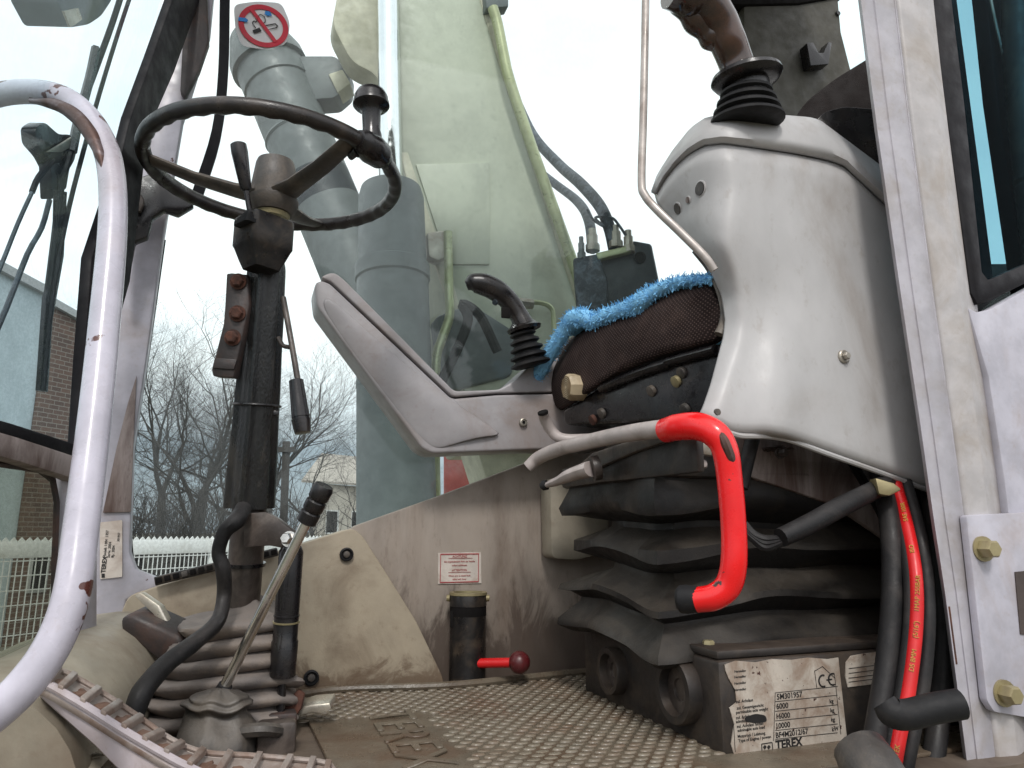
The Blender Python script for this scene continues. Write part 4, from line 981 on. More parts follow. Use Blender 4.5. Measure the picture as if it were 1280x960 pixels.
for k in range(4):
    t = k * .0145; r = .056 - k * .0055
    prof += [(t, max(.0085, r * .88)), (t + .0035, r), (t + .0075, r * .99), (t + .011, r * .84)]
O('gaiter', lathe(gj, gx, prof, 28), 'rubber', nj)
O('neck', lathe(P(935, 112, .99), gx, [(-.01, .032), (.012, .032)], 20), 'plastic', nj)
O('collar', lathe(P(934, 104, .99), gx + Vector((-.008, 0, 0)), [(-.004, .034), (.0, .048), (.008, .054), (.014, .052), (.02, .040), (.026, .03)], 32), 'plastic', nj)
M['grip'] = mat("worn_brown_grip", (.06, .026, .014), .2, dirt=(.014, .011, .010), amt=.4, dscale=16, bump=.05, coat=.4)
def gshape(a, t): return 1 + .05 * math.sin(t * 26) * max(0, math.cos(a - 2.6))
O('grip', tube([P(x, y, Y) for x, y, Y in [(927, 98, .985), (919, 76, .98), (909, 50, .97), (896, 24, .96), (880, 4, .95), (862, -8, .94), (838, -16, .93)]], [.0255, .0262, .0272, .029, .033, .035, .030], 22, 7, shape=gshape), 'grip', nj)
O('finger_ridges', tube([P(x, y, Y) for x, y, Y in [(902, 62, .975), (890, 48, .97), (882, 38, .966), (870, 26, .96), (861, 14, .955), (850, 2, .95)]], [.010, .0195, .017, .0205, .018, .020], 16, 5), 'grip', nj)
lo = T('lockout_lever', P(806, 120, .96), 'thin bare metal safety rod bent to the console nose', 'lever')
O('rod', tube([P(x, y, Y) for x, y, Y in [(808, -60, 1.0), (806, 60, 1.0), (804, 150, 1.0), (802, 225, 1.0), (806, 244, .995), (822, 263, .985), (850, 290, .975), (880, 320, .965), (893, 338, .965)]], .0062, 12, 5), 'rod', lo)

# under the console
uc = T('console_bracket_plate', onlat(1000, 600, .95), 'mottled brown steel plate with a dark clamp below the console', 'bracket')
O('plate', prism([onlat(x, y, .905) for x, y in [(918, 536), (960, 540), (1130, 590), (1130, 690), (1046, 632), (920, 590)]], L * .012, .003), 'rustgrey', uc)
O('clamp', blob(onlat(972, 562, .885), [(-.012, .006), (-.01, .018), (0, .022), (.008, .02), (.012, .008)], L, 16, .008, 9), 'rustplate', uc)
O('bolt', hexbolt(onlat(974, 567, .868), -L, .006, .012), 'tube', uc)
O('strut', tube([onlat(x, y, .87) for x, y in [(942, 545), (934, 575), (926, 610)]], .0105, 10, 4), 'hose', uc)
O('brace', tube([onlat(x, y, .88) for x, y in [(1060, 570), (1090, 620), (1108, 655)]], .007, 8, 3), 'dark', uc)
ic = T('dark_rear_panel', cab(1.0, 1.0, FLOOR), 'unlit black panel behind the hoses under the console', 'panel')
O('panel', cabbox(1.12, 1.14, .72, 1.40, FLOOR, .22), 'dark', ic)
lm = T('wiring_loom', onlat(1000, 665, .86), 'taped black cable loom running under the console', 'cable')
O('sleeve', tube([P(x, y, Y) for x, y, Y in [(976, 672, .96), (1010, 656, .975), (1050, 634, 1.0), (1094, 612, 1.05), (1120, 596, 1.10)]], [.0125, .0135, .0138, .0135, .013], 14, 5), 'hose', lm)
for q, o in enumerate((0, 6, 12)):
    O('wire', tube([P(x, y, Y) for x, y, Y in [(930, 655 + o * .6, .985), (942, 668 + o * .5, .98), (958, 674 + o * .9, .975), (980, 672 + o * .4, .965)]], .0055, 8, 5), 'hose', lm)

hg = 'hydraulic hoses beside the door post'
def hose(path, r, label, m='hose', name='hydraulic_hose'):
    t = T(name, path[-1], label, 'hose', hg)
    return t, O('hose_tube', tube(path, r, 14, 6), m, t)
hose([P(x, y, Y) for x, y, Y in [(1098, 585, 1.10), (1112, 650, 1.05), (1116, 730, 1.02), (1110, 820, 1.0), (1098, 900, .98), (1086, 975, .96)]], .0145, 'thick plain black hose nearest the data plates')
th, ho = hose([P(x, y, Y) for x, y, Y in [(1114, 585, 1.09), (1132, 650, 1.04), (1144, 715, 1.0), (1145, 780, .985), (1136, 860, .97), (1124, 920, .96), (1112, 990, .95)]], .0088, 'bright red striped hose with yellow print beside the door post', 'redplain', 'red_hose')
O('black_side', tube([P(x, y, Y) for x, y, Y in [(1108, 585, 1.096), (1126, 650, 1.047), (1137, 715, 1.007), (1138, 780, .992), (1128, 860, .977), (1116, 920, .967), (1104, 990, .955)]], .0092, 12, 5), 'hose', th)
hose([P(x, y, Y) for x, y, Y in [(1128, 590, 1.09), (1150, 670, 1.03), (1160, 760, 1.0), (1154, 850, .985), (1140, 920, .97), (1126, 990, .96)]], .0095, 'ribbed black hose just right of the red one')
hose([P(x, y, Y) for x, y, Y in [(1160, 590, 1.12), (1178, 740, 1.08), (1180, 830, 1.06), (1172, 910, 1.03), (1160, 990, 1.0)]], .014, 'dark black hose deepest in the gap by the post')
hpx = [(1132, 650, 1.04), (1144, 715, 1.0), (1145, 780, .985), (1136, 860, .97), (1124, 920, .96), (1112, 990, .95)]
hp3 = catmull([P(x, y, Y) for x, y, Y in hpx], 20)
for s, y0 in (('PIRTEK', 958), ('DS 8MM', 842), ('(5/16")', 800), ('1MAP 250BAR', 765), ('ISO', 695), ('SAE 100R', 655)):
    k = min(range(len(hp3)), key=lambda q: abs(proj(hp3[q])[1] - y0)); kk = min(k + 1, len(hp3) - 1)
    p, d = hp3[max(0, kk - 1)], (hp3[max(0, kk - 1)] - hp3[kk]).normalized()
    toc = -p.normalized(); up = (toc.cross(d)).normalized(); nn = d.cross(up).normalized()
    text('lettering', s, .0080, p + nn * .0091 - up * .0028, d, up, 'yellow', ho, depth=.0008)
yf = T('yellow_fitting', P(1108, 610, .94), 'small yellow brass block below the console corner', 'fitting')
O('block', prism([P(x, y, 1.02) for x, y in [(1094, 597), (1118, 604), (1128, 612), (1112, 620), (1099, 618)]], Vector((.005, .03, 0)), .003), 'brass', yf)
rs = T('rubber_bumper', P(1150, 890, .86), 'black rounded rubber bumper rod bent in front of the hoses', 'bumper')
O('rod', tube([P(x, y, Y) for x, y, Y in [(1200, 880, .86), (1165, 886, .86), (1135, 893, .86), (1116, 891, .86), (1105, 878, .865)]], [.0165, .0165, .0165, .0165, .0135], 18, 6), 'rubber', rs)
gcx = T('grey_cable_tube', onz(1080, 960, FLOOR), 'stubby grey tube leaning at the bottom edge below the data plate', 'tube')
O('tube', tube([P(x, y, Y) for x, y, Y in [(1074, 936, .90), (1088, 960, .88), (1104, 990, .86)]], [.030, .033, .034], 18, 3), 'hub', gcx)

# ------------------------------------------------------------------ door post at right
DP = .735
dpst = T('door_post', onlat(1200, 900, DP), 'pale lilac grey door post with folded edges and bolted hinge plate', 'post')
PE = ([-60, 0, 150, 360, 540, 640, 737, 960, 1010], [1070, 1077, 1096, 1126, 1153, 1167, 1182, 1211, 1217])
prof_ = [(3, .03), (-1, .008), (0, .0), (13, .002), (15, .0), (37, .0), (40, .002), (43, -.003), (50, -.006), (78, -.010), (84, -.006), (92, .004), (100, .010)]
rows = []
NY = 24
for k, (dx, o) in enumerate(prof_):
    row = []
    for i in range(NY + 1):
        y = lerp(-60, 1010, i / NY); row.append(onlat(interp(y, *PE) + dx * (1 - .0002 * y), y, DP + o))
    rows.append(row)
O('inner_strip', grid(rows[:8]), 'pillar', dpst, solid=-.004, angle=20)
O('outer_strip', grid(rows[7:]), 'cream_paint', dpst, solid=-.004, angle=20)
fl = [(1211, 378), (1222, 388), (1240, 384), (1300, 352), (1420, 330), (1420, 1010), (1290, 1010), (1285, 900), (1262, 640), (1226, 395)]
pf = [(1165, 300), (1212, 372), (1222, 383), (1238, 380), (1300, 346), (1420, 320), (1420, 1010), (1216, 1010), (1208, 640), (1195, 500)]
O('lower_face', prism([onlat(x, y, DP - .004) for x, y in [(1210, 384), (1222, 390), (1238, 386), (1300, 352), (1420, 326), (1420, 1010), (1300, 1010), (1275, 760), (1256, 600), (1236, 470)]], L * .02, .003), 'lilac', dpst)
hpz = O('hinge_plate', prism([onlat(x, y, DP - .016) for x, y in rnd([(1208, 644), (1420, 634), (1420, 905), (1330, 905), (1243, 890), (1234, 876)], 4, 3)], L * .011, .002), 'lilac', dpst)
O('slot', prism([onlat(x, y, DP - .0175) for x, y in [(1269, 715), (1300, 712), (1300, 795), (1276, 793)]], L * .002), 'seam', hpz)
for x, y in ((1227, 686), (1253, 866)):
    O('bolt', hexbolt(onlat(x, y, DP - .016), -L - R * .15, .0125, .018), 'brass', hpz)
O('edge_chips', tube([onlat(interp(y, *PE) + .5, y, DP - .0004) for y in (758, 790, 830)], .0022, 6, 3), 'rust', dpst)

qw = T('quarter_window', onlat(1240, 340, DP), 'dark quarter pane with black rubber surround right of the door post', 'window')
qs = [(1148, -60), (1162, 0), (1182, 130), (1214, 366), (1222, 380), (1236, 377), (1300, 345), (1420, 300), (1420, -60)]
qi = [(1184, -60), (1190, 0), (1206, 130), (1228, 340), (1236, 350), (1300, 322), (1420, 270), (1420, -60)]
O('black_surround', prism([onlat(x, y, DP + .001) for x, y in qs[:6] + [(1300, 345), (1300, 322), (1236, 350), (1228, 340), (1206, 130), (1190, 0), (1184, -60)]], L * .02, .002), 'strap', qw)
O('pane', prism([onlat(x, y, DP + .012) for x, y in qi], L * .005), 'glass_teal', qw)
O('inner_post', prism([onlat(x, y, DP + .09) for x, y in [(1226, -60), (1262, -60), (1290, 110), (1330, 345), (1284, 372), (1246, 120)]], L * .03, .004), 'strap', qw)
O('bead', tube([onlat(x, y, DP + .08) for x, y in [(1233, -60), (1239, 0), (1262, 110), (1296, 330)]], .0025, 6, 3), 'steel', qw)
O('corrugated_hose', tube([onlat(x, y, DP + .06) for x, y in [(1268, -60), (1272, 60), (1284, 200), (1300, 330)]], [.024, .024, .024, .024], 14, 26, shape=lambda a, t: 1 + .06 * math.sin(t * 260)), 'hub', qw)
O('inner_seal', prism([onlat(x, y, DP + .10) for x, y in [(1120, -60), (1190, -60), (1197, 0), (1229, 240), (1246, 372), (1215, 400), (1150, 200)]], L * .03, .004), 'strap', qw)

# ------------------------------------------------------------------ step tread and grab rail in front
stp = T('step_tread', P(230, 930, .78), 'worn metal door sill step with ribbed tread at bottom left', 'step')
ue = [(62, 838), (84, 842), (130, 868), (172, 896), (214, 925), (255, 941), (310, 945), (370, 950), (408, 955), (420, 968)]
le_ = [(54, 857), (66, 861), (107, 885), (148, 911), (190, 936), (236, 961), (290, 982), (350, 988), (400, 992), (420, 996)]
fl2 = [(48, 867), (57, 876), (92, 907), (120, 932), (148, 960), (180, 988), (230, 1012), (290, 1030), (350, 1040), (400, 1040)]
def sY(x): return .80 - .00006 * x
rows = [[P(x, y, sY(x) + .05) for x, y in ue], [P(x, y + 2, sY(x) + .048) - Z * .002 for x, y in ue], [P(lerp(a[0], b[0], .6), lerp(a[1], b[1], .6), sY(a[0]) + .02) - Z * .004 for a, b in zip(ue, le_)], [P(x, y, sY(x)) for x, y in le_]]
O('tread', grid([catmull(r, 4) for r in rows]), 'step', stp, solid=-.01)
O('front_lip', tube([P(x, y - 2, sY(x) - .002) for x, y in le_], .0042, 8, 4), 'step_side', stp)
O('fascia', grid([catmull([P(x, y, sY(x) - .003) for x, y in le_], 4), catmull([P(x, y, sY(x) + .004) for x, y in fl2], 4), catmull([P(x + 3, y + 5, sY(x) + .03) for x, y in fl2], 4)]), 'step_side', stp, solid=-.008)
O('back_lip', tube([P(x, y - 1, sY(x) + .05) for x, y in ue], .003, 8, 4), 'step', stp)
upc, loc_ = catmull([Vector((x, y, 0)) for x, y in ue], 8), catmull([Vector((x, y, 0)) for x, y in le_], 8)
for k in range(5, 70, 5):
    a, b = upc[k], loc_[k]; d = (loc_[min(k + 1, 71)] - b).normalized() * 2.6
    def tq_(p, t, o): return P(lerp(a.x, b.x, t) + p * d.x, lerp(a.y, b.y, t) + p * d.y, lerp(sY(a.x) + .05, sY(b.x), t) - o)
    pts = [tq_(-1.5, .02, .006), tq_(1.5, .02, .006), tq_(1.5, .97, .006), tq_(-1.5, .97, .006)]
    O('rib', prism(pts, Z * .0068, .001), 'step', stp)
    if k < 68:
        c1 = lerp(lerp(upc[k + 2], loc_[k + 2], .42), lerp(upc[k + 2], loc_[k + 2], .42), 0)
        pc = P(c1.x, c1.y, sY(c1.x) + .026)
        O('dirt_clod', blob(pc - Z * .006, [(0, .011), (.0025, .010), (.004, .006)], Z, 10, .004, k, (1.0, 1.6)), 'pit', stp)
rg = T('cloth_rag', P(150, 980, .85), 'crumpled beige rag below the step at bottom left', 'rag')
O('rag', blob(P(130, 990, .86), [(-.03, .09), (0, .085), (.02, .06), (.032, .03), (.036, .005)], Z, 24, .03, 5), 'hump', rg)

gr_ = T('grab_rail', P(60, 820, .66), 'bent lilac grey tubular grab rail with chipped paint at left', 'rail')
rp_ = [(-70, 150, .86), (-30, 128, .86), (5, 117, .86), (45, 115, .855), (82, 124, .85), (112, 150, .84), (133, 188, .825), (141, 235, .81), (140, 300, .79), (131, 400, .765), (121, 500, .74), (109, 600, .715), (100, 670, .70), (92, 730, .685), (80, 775, .675), (58, 820, .665), (25, 862, .655), (-15, 898, .645), (-60, 930, .64)]
O('rail', tube([P(*q) for q in rp_], [pxr(16.3, .86)] * 3 + [pxr(16.8, .85)] * 3 + [.0156] * 3 + [.0158] * 10, 24, 8), 'rail', gr_)
O('bare_patch', tube([P(x, y, Y) for x, y, Y in [(38, 126, .842), (70, 131, .835), (96, 146, .828), (114, 168, .818), (124, 190, .808), (129, 212, .802)]], [.003, .0075, .0095, .0095, .007, .002], 10, 6), 'worn', gr_)

# ================================================================== OUTSIDE
bo = T('digger_boom', P(600, 600, 2.3), 'wide pale green digger boom rising behind the side window', 'boom')
BLAT = 2.15
plate_ = [(470, -160), (590, -160), (612, 0), (640, 100), (690, 248), (735, 392), (748, 470), (748, 560), (600, 560), (566, 440), (548, 335), (520, 262), (503, 205), (497, 100), (490, 0)]
O('side_plate', prism([onlat(x, y, BLAT) for x, y in plate_], L * .42, .01), 'boom', bo)
O('right_flange', prism([onlat(x, y, BLAT - .004) for x, y in [(584, -160), (592, -160), (613, 0), (642, 100), (692, 248), (737, 392), (725, 392), (680, 250), (630, 100), (600, 0)]], L * .02, .004), 'flange', bo)
O('left_flange', prism([onlat(x, y, BLAT - .003) for x, y in [(500, 190), (510, 190), (532, 255), (560, 330), (600, 470), (585, 470), (548, 340), (518, 262)]], L * .02, .004), 'flange', bo)
O('pivot_plate', prism([onlat(x, y, BLAT + .1) for x, y in rnd([(415, 30), (432, -60), (520, -60), (520, 170), (492, 140), (470, 92), (440, 78)], 14)], L * .1, .01), 'flange', bo)
O('doubler', prism([onlat(x, y, BLAT - .01) for x, y in [(520, 205), (612, 203), (612, 330), (560, 330)]], L * .012, .002), 'boom', bo)
O('base_gusset', prism([onlat(x, y, BLAT + .05) for x, y in [(600, 470), (760, 470), (760, 700), (640, 700), (595, 560)]], L * .2, .01), 'flange', bo)
O('pipe', tube([onlat(x, y, BLAT - .05) for x, y in [(616, 10), (622, 30), (630, 70), (637, 100), (660, 170), (690, 255), (720, 340), (736, 398)]], .019, 10, 4), 'pipe', bo)
O('pipe', tube([onlat(x, y, BLAT - .06) for x, y in [(560, 290), (561, 360), (562, 395), (552, 425), (545, 455), (544, 560), (545, 640)]], .015, 10, 4), 'pipe', bo)
O('pipe', tube([onlat(x, y, BLAT - .05) for x, y in [(640, 378), (672, 378), (688, 384), (692, 400), (692, 450)]], .009, 8, 4), 'pipe', bo)
O('union', lathe(onlat(655, 379, BLAT - .05), R, [(-.03, .018), (.03, .018)], 8), 'steel', bo)
O('pipe_bracket', prism([onlat(x, y, BLAT - .04) for x, y in [(606, -20), (636, -20), (636, 8), (608, 10)]], L * .05, .006), 'ram', bo)
O('clamp', prism([onlat(x, y, BLAT - .06) for x, y in rnd([(534, 290), (558, 288), (562, 318), (548, 326), (536, 320)], 4)], L * .05, .006), 'steel', bo)
O('machinery', prism([onlat(x, y, BLAT - .02) for x, y in [(545, 395), (590, 378), (655, 420), (640, 470), (560, 490)]], L * .1, .015), 'ram', bo)
O('pipe_elbow', tube([onlat(x, y, BLAT - .09) for x, y in [(552, 476), (570, 440), (585, 400), (578, 380), (600, 395), (622, 440)]], .016, 8, 5), 'rubber', bo)
bcx = T('lift_cylinder', P(495, 650, 2.05), 'upright hydraulic ram with a shiny rod and blue grey barrel beyond the glass', 'hydraulic ram')
c0, c1 = P(497, 690, 2.02), P(489, 238, 2.08)
ln_ = (c1 - c0).length
O('barrel', lathe(c0, c1 - c0, [(0, .112), (ln_ * .72, .108), (ln_ * .725, .113), (ln_ * .765, .113), (ln_ * .77, .104), (ln_ * .97, .102), (ln_, .094), (ln_, .05)], 40), 'ram', bcx)
M['rodchrome'] = mat("bright_ram_rod", (.72, .76, .78), .1, metal=1, bump=.02, mottle=.03)
O('rod', tube([c1, P(483, -120, 2.12)], pxr(15.5, 2.1), 28, 1), 'rodchrome', bcx)
O('band', lathe(lerp(c0, c1, .42), c1 - c0, [(0, .1105), (.012, .1115), (.024, .1105)], 40), 'ram', bcx)
ac = T('offset_cylinder', P(420, 350, 2.4), 'slanting blue grey hydraulic ram with a thick end cap beyond the wheel', 'hydraulic ram')
a0, a1 = P(327, 60, 2.42), P(510, 500, 2.42); la = (a1 - a0).length
O('barrel', lathe(a0, a1 - a0, [(-.05, .06), (-.045, .105), (.0, .120), (.06, .140), (.10, .142), (.105, .128), (.19, .128), (.195, .122), (la, .122)], 40), 'ram', ac)
O('end_lug', prism([P(x, y, 2.38) for x, y in rnd([(370, 70), (418, 70), (436, 84), (434, 108), (418, 122), (376, 125)], 5)], Vector((0, .1, 0)), .01), 'ram', ac)
O('fitting', prism([P(x, y, 2.37) for x, y in [(410, 92), (428, 86), (438, 104), (422, 116)]], Vector((0, .08, 0)), .006), 'flange', ac)
O('paint_band', lathe(lerp(a0, a1, .40), a1 - a0, [(0, .1225), (.12, .1225)], 40), 'valve', ac)
O('ring', lathe(lerp(a0, a1, .27), a1 - a0, [(0, .123), (.008, .1265), (.016, .123)], 40), 'ram', ac)
vb_ = T('valve_block', P(770, 390, 2.0), 'dark blue black valve block with hose fittings above the seat', 'valve block')
O('block', prism([P(x, y, 2.0) for x, y in [(745, 322), (792, 300), (814, 304), (828, 374), (812, 380), (760, 400), (745, 400)]], Vector((.06, .22, 0)), .008), 'valve', vb_)
O('side_block', prism([P(x, y, 1.98) for x, y in [(716, 322), (748, 316), (760, 352), (760, 410), (724, 410)]], Vector((.02, .2, 0)), .008), 'extrub', vb_)
O('top_rail', prism([P(x, y, 1.975) for x, y in [(745, 316), (788, 306), (790, 314), (748, 324)]], Vector((.0, .05, 0)), .003), 'pipe', vb_)
O('port', lathe(P(800, 322, 1.995), Vector((0, -1, 0)), [(0, .018), (.006, .017), (.002, .012)], 14), 'dark', vb_)
for x, y, s in ((727, 306, 6), (741, 296, 10), (770, 292, 10), (786, 298, 9)):
    O('fitting', lathe(P(x, y + 18, 1.99), Z, [(0, pxr(s * .95, 2)), (.02, pxr(s * .95, 2)), (.021, pxr(s * .7, 2)), (.05, pxr(s * .7, 2)), (.051, pxr(s * .5, 2)), (.07, pxr(s * .5, 2))], 8), 'ram' if s < 9 else 'steel', vb_)
hg2 = 'hoses arching from the boom to the valve block'
for nm, pp, r_ in (('upper thick dusty hose arching to the right end of the valve block', [(640, 112), (666, 168), (698, 205), (726, 230), (750, 258), (762, 286), (768, 312)], 8.2), ('lower dusty hose arching to the left end of the valve block', [(655, 200), (694, 230), (722, 252), (736, 276), (741, 312)], 7.2)):
    t = T('boom_hose', P(pp[-1][0], pp[-1][1], 1.99), nm, 'hose', hg2)
    O('hose_tube', tube([P(x, y, 2.0 + .75 * max(0, 1 - q / 3.5)) for q, (x, y) in enumerate(pp)], pxr(r_, 2.02), 12, 6), 'extrub', t)
wr_ = T('valve_wire', P(785, 300, 1.98), 'thin black cable looping over the valve block', 'cable')
O('wire', tube([P(x, y, 1.98) for x, y in [(734, 262), (742, 275), (755, 283), (744, 272), (764, 272), (774, 282), (782, 294)]], .004, 6, 5), 'extrub', wr_)
rp2 = T('red_machine_panel', P(575, 610, 3.2), 'faded red panel glimpsed through the glass under the far console', 'panel')
O('panel', prism([P(x, y, 3.2) for x, y in [(553, 560), (604, 560), (606, 640), (553, 640)]], Vector((.1, .5, 0)), .02), 'redpanel', rp2)

# fence
fn = T('boundary_fence', Vector((-6.4, 10, -1.9)), 'white mesh boundary fence with pointed pickets beyond the yard', 'fence')
FA, FB = Vector((-8.6, 7.2, 0)), Vector((-3.2, 17.2, 0))
fd = (FB - FA).normalized(); fl_ = (FB - FA).length; fnn = Vector((-fd.y, fd.x, 0))
npan = 5
pw = fl_ / npan
pan0 = None
for i in range(npan + 1):
    c = FA + fd * (pw * i)
    pst = O('post', box(c + Z * -1.05, (.16, .14, 1.86), (fd, fnn, Z), .01), 'fence', fn)
for i in range(npan):
    bm = bmesh.new(); c = FA + fd * (pw * i)
    k = 0.14
    while k < pw - .1:
        p = c + fd * k
        box(p + Z * -.98, (.012, .012, 1.72), (fd, fnn, Z), 0, 2, bm); k += .085
    for z in [-1.8 + .2 * q for q in range(8)]: box(c + fd * pw / 2 + Z * z, (pw - .16, .016, .014), (fd, fnn, Z), 0, 2, bm)
    O('mesh_panel', bm, 'fence', fn, kind='stuff', flat=True)
    O('top_rail', box(c + fd * pw / 2 + Z * -.25, (pw - .165, .03, .22), (fd, fnn, Z), .004), 'fence', fn)
    O('bottom_rail', box(c + fd * pw / 2 + Z * -1.83, (pw - .165, .03, .12), (fd, fnn, Z), .004), 'fence', fn)
    k = .12; bm = bmesh.new()
    while k < pw - .05:
        p = c + fd * k + Z * -.14
        prism([p - fd * .045, p + fd * .045, p + fd * .045 + Z * .015, p + Z * .065, p - fd * .045 + Z * .015], fnn * .02, 0, 2, bm); k += .105
    O('picket_tips', bm, 'fence', fn, kind='stuff', flat=True)

# brick building far left
bb = T('brick_building', Vector((-13, 15, -1.9)), 'red brown brick building behind the windscreen at left', 'building')
A_, B_ = P(88, 600, 13.5), P(34, 600, 12.7)
A_.z = B_.z = -1.9
bd = (B_ - A_).normalized(); bn = Vector((bd.y, -bd.x, 0)); bn = bn if bn.y > 0 else -bn
hgt = P(60, 410, 13.5).z + 1.9
O('wall', prism([A_, B_, B_ + Z * (hgt + .2), A_ + Z * hgt], bn * 4.0), 'brick', bb)
O('coping', prism([A_ - bd * .08 - bn * .08 + Z * hgt, B_ - bn * .08 + Z * (hgt + .2), B_ + bn * .3 + Z * (hgt + .2), A_ - bd * .08 + bn * .3 + Z * hgt], Z * .14), 'coping', bb)
for q in (.5,):
    p = lerp(A_, B_, q) + Z * 1.3
    wf = O('window', box(p - bn * .02, (.36, .06, .9), (bd, bn, Z), .01), 'coping', bb)
    O('pane', box(p - bn * .055, (.28, .01, .78), (bd, bn, Z)), 'dark', wf)
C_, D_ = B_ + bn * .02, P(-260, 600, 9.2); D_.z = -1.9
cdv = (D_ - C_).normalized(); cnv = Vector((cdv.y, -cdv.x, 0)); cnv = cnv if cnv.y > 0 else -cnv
gw = T('reflection_wall', (C_ + D_) / 2, 'pale blue grey wall added beside the brick building to imitate a windscreen reflection', 'building')  # added wall standing in for the bluish reflection on the windscreen
O('wall', prism([C_ + cnv * .05, D_ + cnv * .05, D_ + cnv * .05 + Z * (hgt + .7), C_ + cnv * .05 + Z * (hgt + .35)], cnv * 4), 'reflection_blue', gw)
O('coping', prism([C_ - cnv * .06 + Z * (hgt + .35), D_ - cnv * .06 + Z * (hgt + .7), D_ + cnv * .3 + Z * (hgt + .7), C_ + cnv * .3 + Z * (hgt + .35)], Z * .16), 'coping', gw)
# pale house beyond the boom
hh = T('pale_house', P(420, 640, 36), 'pale rendered house with a pale low roof behind the chrome lever', 'house')
q0, q1 = P(393, 600, 36), P(470, 600, 40); q0.z = q1.z = -1.9
O('wall', prism([q0, q1, q1 + Z * 4.3, q0 + Z * 4.3], Vector((.8, 6, 0))), 'render', hh)
O('roof', prism([q0 + Z * 4.3 + Vector((-.5, -.5, 0)), q1 + Z * 4.3 + Vector((.5, -.5, 0)), q1 + Z * 6.0 + Vector((.5, 3, 0)), q0 + Z * 6.0 + Vector((-.5, 3, 0))], Z * .12), 'rooft', hh)
for q in (.3, .7):
    p = lerp(q0, q1, q) + Z * 2.4 + Vector((0, -.03, 0)); ud = (q1 - q0).normalized()
    f_ = O('window', box(p, (.9, .08, 1.2), (ud, Vector((-ud.y, ud.x, 0)), Z)), 'white', hh); O('pane', box(p - Vector((0, .06, 0)), (.76, .02, 1.06), (ud, Vector((-ud.y, ud.x, 0)), Z)), 'dark', f_)
up_ = T('utility_pole', P(357, 660, 20), 'short dark utility post right of the steering column', 'pole')
pp_ = P(357, 660, 20); O('pole', tube([Vector((pp_.x, pp_.y, -1.9)), P(358, 552, 20)], .11, 8, 1), 'bark', up_)
O('cross_arm', box(P(357, 562, 19.9), (.5, .12, .14), (Vector((1, 0, 0)), Vector((0, 1, 0)), Z)), 'bark', up_)
# bare trees
def tree(px, Y, top, label, seed, spread=.55, r0=.2, depth=8, lean=0):
    rg_ = random.Random(seed); base = P(px, 660, Y); base.z = -1.9
    H = P(px, top, Y).z + 1.9
    t = T('bare_tree', base, label, 'tree', 'bare winter trees beyond the fence')
    tb_, cb2 = bmesh.new(), bmesh.new()
    def seg(bm, a, b, ra, rb, n_):
        d = (b - a); u, v = frame(d)
        loft(bm, [[p + (u * math.cos(2 * math.pi * s / n_) + v * math.sin(2 * math.pi * s / n_)) * r for s in range(n_)] for p, r in ((a, ra), (b, rb))], True, False)
    def grow(p, d, ln, r, lev):
        n_ = 3 if lev < 5 else 2
        for k in range(n_):
            d2 = (d + Vector((rg_.gauss(0, .13), rg_.gauss(0, .13), rg_.gauss(.05, .08)))).normalized()
            q = p + d2 * ln / n_; r2 = r * .86
            seg(tb_ if lev < 1 else cb2, p, q, r, r2, 7 if lev < 2 else (4 if lev < 4 else 3))
            p, d, r = q, d2, r2
            if lev < depth and k < n_ - 1 and rg_.random() < .88 and (lev > 0 or k > 0):
                side = Vector((rg_.gauss(0, 1), rg_.gauss(0, 1), rg_.gauss(.15, .5))).normalized()
                grow(p, (d * .55 + side * (spread + .3)).normalized(), ln * rg_.uniform(.5, .75), r * .55, lev + 1 + (lev > 2))
        if lev < depth:
            for _ in range(2 if rg_.random() < .7 else 3):
                side = Vector((rg_.gauss(0, 1), rg_.gauss(0, 1), rg_.gauss(.1, .4))).normalized()
                grow(p, (d + side * spread).normalized(), ln * rg_.uniform(.62, .82), r * rg_.uniform(.6, .75), lev + 1)
    grow(base, Vector((lean, 0, 1)).normalized(), H * .375, r0, 0)
    O('trunk', tb_, 'bark', t, flat=True)
    O('crown', cb2, 'bark', t, flat=True)
tree(232, 26, 415, 'tall spreading bare tree just right of the corner post', 3, .62, .27, lean=.05)
tree(178, 22, 500, 'slim bare tree close against the corner post', 5, .5, .12)
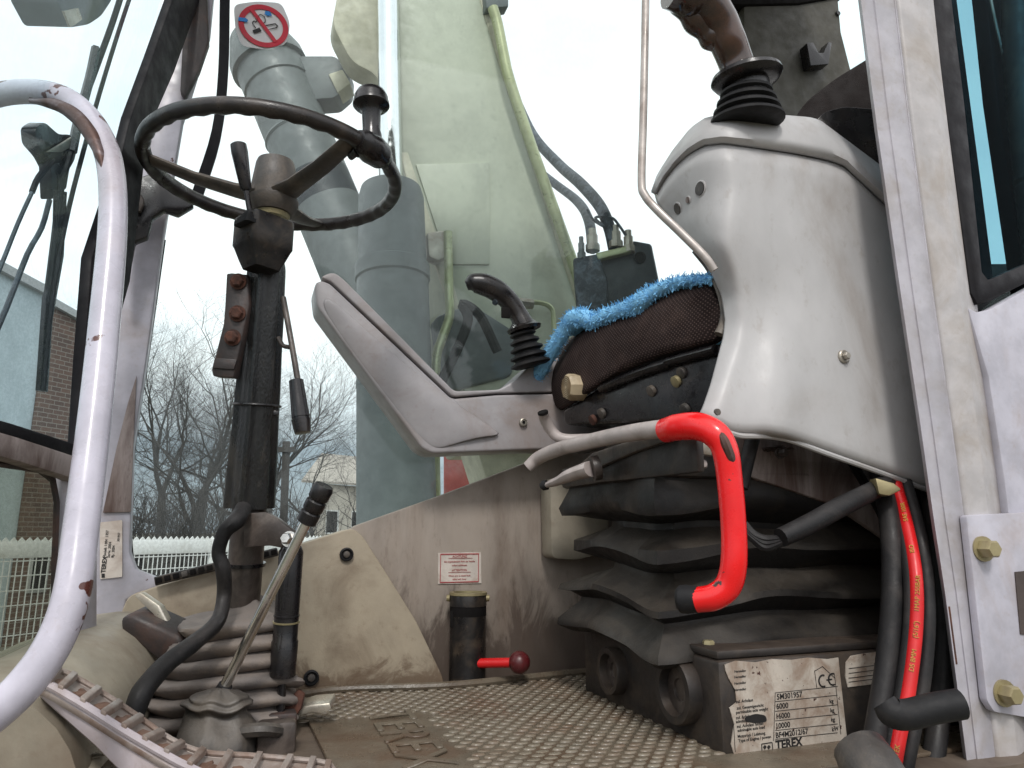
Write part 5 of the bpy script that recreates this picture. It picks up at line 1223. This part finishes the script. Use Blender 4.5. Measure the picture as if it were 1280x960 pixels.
tree(300, 30, 440, 'bare tree behind the steering column cover', 8, .55, .25, lean=-.05)
tree(206, 28, 440, 'bare tree left of the tallest one', 144, .55, .22, lean=.03)
tree(256, 24, 470, 'bare tree right of the tallest one', 233, .55, .18)
tree(346, 29, 450, 'bare tree right of the steering column', 13, .5, .22, lean=-.08)
tree(268, 34, 470, 'farther thin bare tree between two larger ones', 21, .5, .16)
tree(405, 32, 540, 'small bare tree above the grip of the chrome lever', 34, .5, .13)
tree(436, 34, 525, 'small bare tree beside the upright ram', 55, .5, .13)
tree(66, 30, 395, 'bare tree peeping over the brick building at left', 89, .5, .16)
def thicket(px, Y, top, sd, label):
    rg_ = random.Random(sd); c = P(px, 660, Y); c.z = -1.9; H = P(px, top, Y).z + 1.9; bm = bmesh.new()
    for _ in range(90):
        p = c + Vector((rg_.gauss(0, 1.0), rg_.gauss(0, .8), 0)); d = Vector((rg_.gauss(0, .35), rg_.gauss(0, .35), 1)).normalized(); r = .03
        for k in range(6):
            q = p + d * H / 6 * rg_.uniform(.6, 1.15); u, v = frame(d)
            loft(bm, [[a + (u * math.cos(2.1 * s) + v * math.sin(2.1 * s)) * rr for s in range(3)] for a, rr in ((p, r), (q, r * .75))], True, False)
            for _b in range(3):
                e = q + Vector((rg_.gauss(0, .5), rg_.gauss(0, .5), rg_.gauss(.2, .4))) * .7
                loft(bm, [[a + (u * math.cos(2.1 * s) + v * math.sin(2.1 * s)) * rr for s in range(3)] for a, rr in ((q, r * .5), (e, r * .2))], True, False)
            p, r = q, r * .75; d = (d + Vector((rg_.gauss(0, .2), rg_.gauss(0, .2), .05))).normalized()
    O('bare_thicket', bm, 'bark', label=label, cat='bush', group='leafless bushes along the fence', flat=True)
for k, (px, Y, tp2) in enumerate(((178, 17, 590), (214, 18, 580), (252, 19, 600), (292, 19, 590), (325, 20, 610))):
    thicket(px, Y, tp2, 100 + k, ['tangled leafless bush nearest the corner post', 'dense leafless bush under the tallest tree', 'low leafless bush left of the steering column', 'leafless bush mostly hidden by the steering column', 'leafless bush just right of the steering column'][k])
